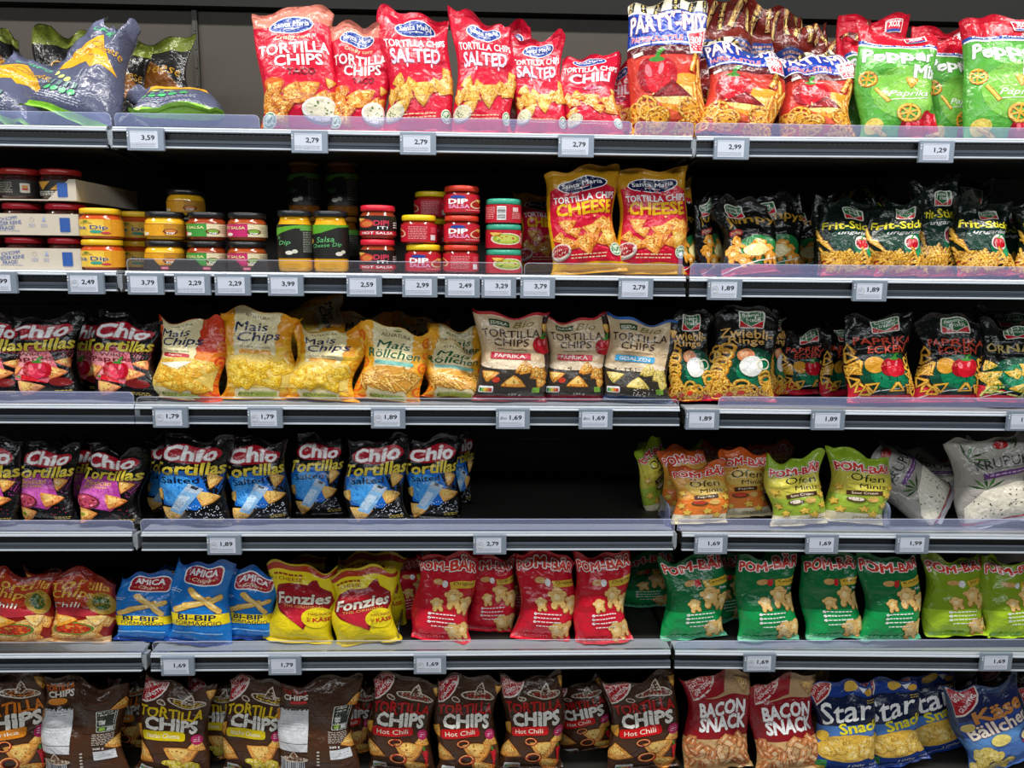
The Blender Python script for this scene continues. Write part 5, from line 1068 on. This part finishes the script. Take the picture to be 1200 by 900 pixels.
# ---- third shelf
G = 'black paprika tortilla bags'
P(2, 'chio_p', 'black paprika tortilla bag cut by the left picture edge', -10, -8, 372, 84, .055, 9, group=G)
P(2, 'chio_p', 'black paprika tortilla bag, fully shown left one', 50, 54, 370, 88, .055, 10, 3, group=G)
P(2, 'chio_p', 'black paprika tortilla bag, right one leaning away with crooked lettering', 142, 150, 372, 90, .058, 12, -10, group=G, crumple=1.3)
P(2, 'chio_p', 'dim paprika tortilla bag between the two front ones', 98, 104, 374, 70, .15, 6, -8, group=G)
G = 'maize chips bags with clear window'
P(2, 'mais_r', 'cream maize chips bag with red wood grain sides', 218, 228, 374, 92, .05, 8, -4, group=G, pinch=.14, slump=.16, collapse=.7)
P(2, 'mais_y', 'cream maize chips bag with yellow sides, flared top corners', 303, 305, 366, 98, .05, 7, 2, group=G, pinch=.16, collapse=.3)
P(2, 'mais_y', 'cream maize chips bag with yellow sides, slumped to the right', 378, 384, 384, 92, .05, 12, -6, group=G, pinch=.14, crumple=1.4, collapse=.7)
P(2, 'mais_y', 'yellow maize chips bag in shade between the first two', 258, 258, 378, 70, .17, 5, group=G)
P(2, 'mais_y', 'yellow maize chips bag lying on top behind the slumped one', 330, 402, 366, 62, .19, 25, 0, group=G, zb=.13, H=.16, T=.02)
P(2, 'mais_y', 'yellow maize chips bag in shade right of the slumped one', 424, 424, 366, 72, .2, 5, group=G)
G = 'maize rolls bags'
P(2, 'roll', 'orange sided maize rolls bag with green lettering, upright one', 455, 465, 385, 86, .05, 8, 0, group=G, pinch=.12, crumple=.8)
P(2, 'roll', 'orange sided maize rolls bag slumped and folded over itself', 530, 536, 402, 84, .055, 18, 4, group=G, crumple=1.7, collapse=.9, T=.044)
P(2, 'roll', 'maize rolls bag showing its name in shade above the slumped one', 535, 537, 382, 70, .15, 8, group=G)
P(2, 'roll', 'dark maize rolls bag at the back', 490, 492, 372, 74, .28, 5, group=G)
G = 'beige tortilla chips bags'
P(2, 'bio_p', 'beige tortilla chips bag with red flavour strip, leftmost', 600, 603, 367, 94, .05, 7, 4, group=G, crumple=.8, collapse=.2, pinch=.12)
P(2, 'bio_p', 'beige tortilla chips bag with red flavour strip and darker top, middle', 676, 676, 372, 80, .052, 8, 0, group=G, crumple=.9)
P(2, 'bio_s', 'beige tortilla chips bag with blue flavour strip and blue top edge', 746, 750, 374, 88, .05, 8, -6, group=G, crumple=.9, pinch=.12)
G = 'black onion rings bags'
P(2, 'zwiebli', 'black onion rings bag in front, name in tan letters', 868, 872, 364, 86, .055, 7, 2, group=G, collapse=.2)
P(2, 'zwiebli', 'black onion rings bag at the left, beside the blue topped beige one', 808, 806, 368, 64, .06, 7, 8, group=G)
P(2, 'zwiebli', 'shaded onion rings bag turned sideways behind the front one', 908, 905, 366, 52, .15, 5, 38, group=G)
G = 'black paprika corners bags'
P(2, 'ecken', 'black paprika corners bag with raised right corner, left of the front pair', 1030, 1028, 368, 88, .055, 8, 2, group=G, tw=.05)
P(2, 'ecken', 'black paprika corners bag, right of the front pair', 1112, 1110, 372, 84, .055, 8, 0, group=G, collapse=.3)
P(2, 'ecken', 'dim paprika corners bag, farther left of the front pair', 944, 942, 386, 60, .17, 5, group=G)
P(2, 'ecken', 'dim paprika corners bag directly left of the front pair', 982, 982, 384, 52, .15, 5, 20, group=G)
P(2, 'ornaw', 'black bag with curved tan lettering at the right picture edge', 1184, 1182, 378, 88, .055, 12, 0, crumple=1.3)
P(2, 'ornaw', 'dim black bag behind the one with curved tan lettering', 1180, 1180, 362, 84, .2, 5)
# ---- fourth shelf
G = 'black magenta tortilla bags'
P(3, 'chio_m', 'magenta print black tortilla bag cut by the left picture edge', -12, -8, 518, 76, .055, 8, group=G)
P(3, 'chio_m', 'magenta print black tortilla bag, left full one', 54, 58, 518, 74, .055, 9, -6, group=G)
P(3, 'chio_m', 'magenta print black tortilla bag, right one with white glints', 128, 136, 522, 84, .055, 12, -8, group=G, crumple=1.5)
P(3, 'chio_m', 'dim magenta print bag between the two front ones', 94, 98, 518, 60, .15, 6, group=G)
G = 'black and blue salted tortilla bags'
P(3, 'chio_s', 'black and blue salted bag, leftmost front one', 226, 230, 508, 92, .055, 7, -6, group=G, collapse=.25)
P(3, 'chio_s', 'black and blue salted bag, second front one', 303, 301, 514, 78, .055, 9, 4, group=G)
P(3, 'chio_s', 'black and blue salted bag set back between second and third front ones', 372, 373, 510, 66, .12, 6, group=G)
P(3, 'chio_s', 'black and blue salted bag, third front one', 441, 441, 512, 78, .055, 8, group=G)
P(3, 'chio_s', 'black and blue salted bag set back beside the empty gap', 506, 508, 512, 70, .1, 7, group=G)
P(3, 'chio_s', 'edge of a salted bag nearest the empty gap', 536, 540, 504, 40, .2, 4, 30, group=G)
P(3, 'chio_s', 'dim salted bag peeking out left of the leftmost front one', 200, 200, 514, 60, .16, 5, group=G)
G = 'oven baked minis bags'
P(3, 'ofen_o', 'orange and cream oven minis bag, front left', 822, 820, 542, 72, .05, 10, 4, group=G)
P(3, 'ofen_o', 'orange oven minis bag standing to the right, set back a little', 872, 868, 528, 66, .11, 6, group=G)
P(3, 'ofen_o', 'orange oven minis bag with silvery lettering behind the front left one', 806, 800, 526, 62, .13, 7, 10, group=G)
P(3, 'ofen_g', 'green oven minis bag, left of the green pair', 935, 930, 534, 74, .05, 9, 4, group=G, crumple=1.1)
P(3, 'ofen_g', 'green oven minis bag, right of the green pair', 1003, 1008, 530, 80, .05, 8, -2, group=G, collapse=.2)
P(3, 'ofen_g', 'green oven minis bag leaning sideways at the empty gap', 772, 750, 512, 54, .2, 6, 48, group=G)
P(3, 'ofen_g', 'green topped oven minis bag behind the orange ones', 802, 796, 522, 66, .22, 5, 20, group=G)
P(3, 'ofen_o', 'dim orange oven minis bag at the back', 845, 845, 520, 70, .26, 5, group=G)
P(3, 'ofen_o', 'dark orange oven minis bag at the back beside the first', 895, 895, 520, 70, .3, 5, group=G)
G = 'grey prawn cracker bags'
P(3, 'krupuk', 'grey prawn cracker bag lying tilted behind the upright one', 1108, 1060, 566, 80, .12, 36, 8, group=G, H=.21, T=.038, crumple=1.2)
P(3, 'krupuk', 'large grey prawn cracker bag upright with white window, leaning left', 1172, 1150, 512, 94, .05, 6, -4, group=G, T=.036)
P(3, 'krupuk', 'dim grey prawn cracker bag behind the upright one', 1178, 1170, 510, 80, .2, 5, group=G)
P(3, 'krupuk', 'dim grey prawn cracker bag crumpled behind the lying one', 1090, 1085, 530, 80, .25, 12, group=G, crumple=1.6)
# ---- fifth shelf
G = 'chili tortilla bags with pepper print'
P(4, 'chilit', 'red brown chili tortilla bag at the left picture edge', 24, 32, 668, 78, .055, 9, 2, group=G)
P(4, 'chilit', 'red brown chili tortilla bag beside the blue bags', 95, 104, 672, 82, .052, 11, 0, group=G, crumple=1.2)
P(4, 'chilit', 'dim chili tortilla bag behind the two front ones', 60, 64, 664, 70, .17, 6, group=G)
G = 'blue cheese puff bags'
P(4, 'bibip', 'blue cheese puff bag with logo bent over the top, leftmost', 166, 175, 672, 76, .052, 14, -3, group=G, collapse=.9)
P(4, 'bibip', 'blue cheese puff bag with full red logo, middle', 231, 240, 656, 80, .052, 8, -4, group=G, collapse=.5, slump=.12)
P(4, 'bibip', 'blue cheese puff bag partly behind the yellow one, right', 291, 298, 668, 68, .06, 10, -4, group=G)
P(4, 'bibip', 'dim blue bag behind the left and middle ones', 203, 206, 665, 50, .17, 6, group=G)
G = 'yellow maize snack bags'
P(4, 'fonz', 'yellow maize snack bag with red drop emblem, left', 353, 358, 660, 86, .05, 7, -2, group=G, pinch=.13)
P(4, 'fonz', 'yellow maize snack bag with red drop emblem, right', 430, 424, 666, 82, .05, 8, 2, group=G, pinch=.12)
P(4, 'fonz', 'yellow maize snack bag standing taller behind the right one', 436, 434, 648, 84, .13, 5, group=G)
P(4, 'fonz', 'dim yellow bag in shade behind the left one', 350, 346, 655, 80, .2, 5, group=G)
G = 'red potato snack bags'
P(4, 'pom_r', 'red potato snack bag in front, leftmost', 516, 523, 648, 76, .05, 8, -6, group=G)
P(4, 'pom_r', 'red potato snack bag set back between first and second front ones', 573, 577, 648, 64, .11, 6, group=G)
P(4, 'pom_r', 'red potato snack bag in front, second', 637, 641, 648, 74, .05, 8, -4, group=G, crumple=1.1)
P(4, 'pom_r', 'red potato snack bag in front, third, next to the dark gap', 706, 704, 646, 70, .05, 8, 3, group=G)
P(4, 'pom_r', 'dim red potato snack bag turned sideways by the yellow bags', 480, 480, 648, 60, .17, 5, 25, group=G)
P(4, 'pom_r', 'dim red potato snack bag seen between the second and third', 606, 604, 646, 60, .2, 5, group=G)
G = 'green ketchup potato snack bags'
P(4, 'pom_g', 'green ketchup bag beside the dark gap, leftmost front one', 816, 812, 650, 82, .052, 9, 4, group=G, crumple=1.2)
P(4, 'pom_g', 'green ketchup bag, second front one', 898, 898, 646, 78, .052, 8, 4, group=G)
P(4, 'pom_g', 'green ketchup bag, third front one with long glints', 975, 971, 646, 76, .052, 8, 3, group=G, crumple=1.1)
P(4, 'pom_g', 'green ketchup bag, rightmost front one', 1046, 1041, 648, 76, .052, 8, 0, group=G)
P(4, 'pom_g', 'dim green ketchup bag deep in the gap', 757, 755, 648, 70, .24, 5, group=G)
P(4, 'pom_g', 'dim green ketchup bag between first and second front ones', 852, 850, 650, 50, .16, 5, 20, group=G)
G = 'lime green potato snack bags'
P(4, 'pom_l', 'lime green sour cream bag, full one', 1121, 1116, 650, 80, .06, 9, 2, group=G, crumple=1.2)
P(4, 'pom_l', 'lime green sour cream bag cut by the right picture edge', 1187, 1180, 652, 76, .065, 10, 2, group=G, crumple=1.3)
# ---- lowest shelf
G = 'brown tortilla chips bags on the lowest shelf'
P(5, 'gg_orange', 'brown tortilla chips bag with orange lettering at the left picture edge', 20, 12, 788, 94, .05, 7, 4, group=G)
P(5, 'gg_back', 'brown bag turned to its pale nutrition table, left one', 98, 100, 795, 104, .05, 9, 0, group=G, crumple=1.2, collapse=.15)
P(5, 'gg_nacho', 'brown nacho cheese tortilla bag with yellow lettering, front left', 200, 210, 797, 92, .05, 9, -4, group=G)
P(5, 'gg_nacho', 'brown nacho cheese bag in shade between the yellow lettered front ones', 250, 255, 795, 70, .13, 6, group=G)
P(5, 'gg_nacho', 'brown nacho cheese bag with yellow lettering, front right', 297, 305, 793, 84, .055, 8, -4, group=G)
P(5, 'gg_backh', 'brown bag turned to its pale nutrition table, right one', 370, 374, 793, 100, .045, 9, 2, group=G, crumple=1.2, collapse=.15)
P(5, 'gg_hot', 'brown hot chili bag with glare on its red lettering, first', 468, 473, 790, 84, .055, 8, -6, group=G)
P(5, 'gg_hot', 'brown hot chili bag with red pepper at its corner, second', 546, 548, 790, 80, .055, 8, 0, group=G)
P(5, 'gg_hot', 'brown hot chili bag with sombrero drawing, third', 624, 625, 788, 80, .055, 8, 2, group=G)
P(5, 'gg_hot', 'brown hot chili bag tilted to the left in the gap', 694, 670, 800, 72, .14, 10, -12, group=G)
P(5, 'gg_hot', 'brown hot chili bag right beside the bacon snacks, fourth', 757, 750, 790, 92, .05, 8, 3, group=G)
P(5, 'gg_hot', 'dim brown bag behind the right nutrition table bag', 412, 414, 796, 60, .15, 5, group=G)
P(5, 'gg_orange', 'dim brown orange lettered bag behind the left ones', 150, 150, 790, 60, .16, 5, group=G)
P(5, 'gg_nacho', 'dim brown bag behind the first hot chili bag', 440, 440, 790, 66, .22, 5, group=G)
G = 'red bacon snack bags'
P(5, 'bacon', 'red bacon snack bag, left one', 842, 839, 786, 86, .05, 7, 2, group=G, collapse=.2)
P(5, 'bacon', 'red bacon snack bag, right one', 924, 914, 792, 86, .055, 9, 3, group=G)
P(5, 'bacon', 'dim bacon snack bag behind the right one', 935, 930, 780, 84, .18, 5, group=G)
G = 'blue star snack bags'
P(5, 'star', 'blue star snack bag in front beside the bacon bags', 993, 985, 798, 80, .052, 9, 0, group=G)
P(5, 'star', 'blue star snack bag, middle one', 1052, 1035, 796, 76, .06, 8, -2, group=G)
P(5, 'star', 'blue star snack bag tilted back, right one', 1105, 1076, 792, 78, .13, 8, -4, group=G)
G = 'blue cheese balls bags'
P(5, 'kaese', 'blue cheese balls bag tilted to the left, front one', 1178, 1146, 800, 94, .052, 9, -3, group=G)
P(5, 'kaese', 'blue cheese balls bag cut by the right picture edge', 1245, 1228, 800, 90, .10, 9, -3, group=G)
P(5, 'kaese', 'dim cheese balls bag between the star bags and the front one', 1135, 1116, 796, 60, .2, 6, group=G)
P(5, 'gg_hot', 'dim red printed bag in shade above the cheese balls', 1180, 1180, 780, 84, .26, 5)
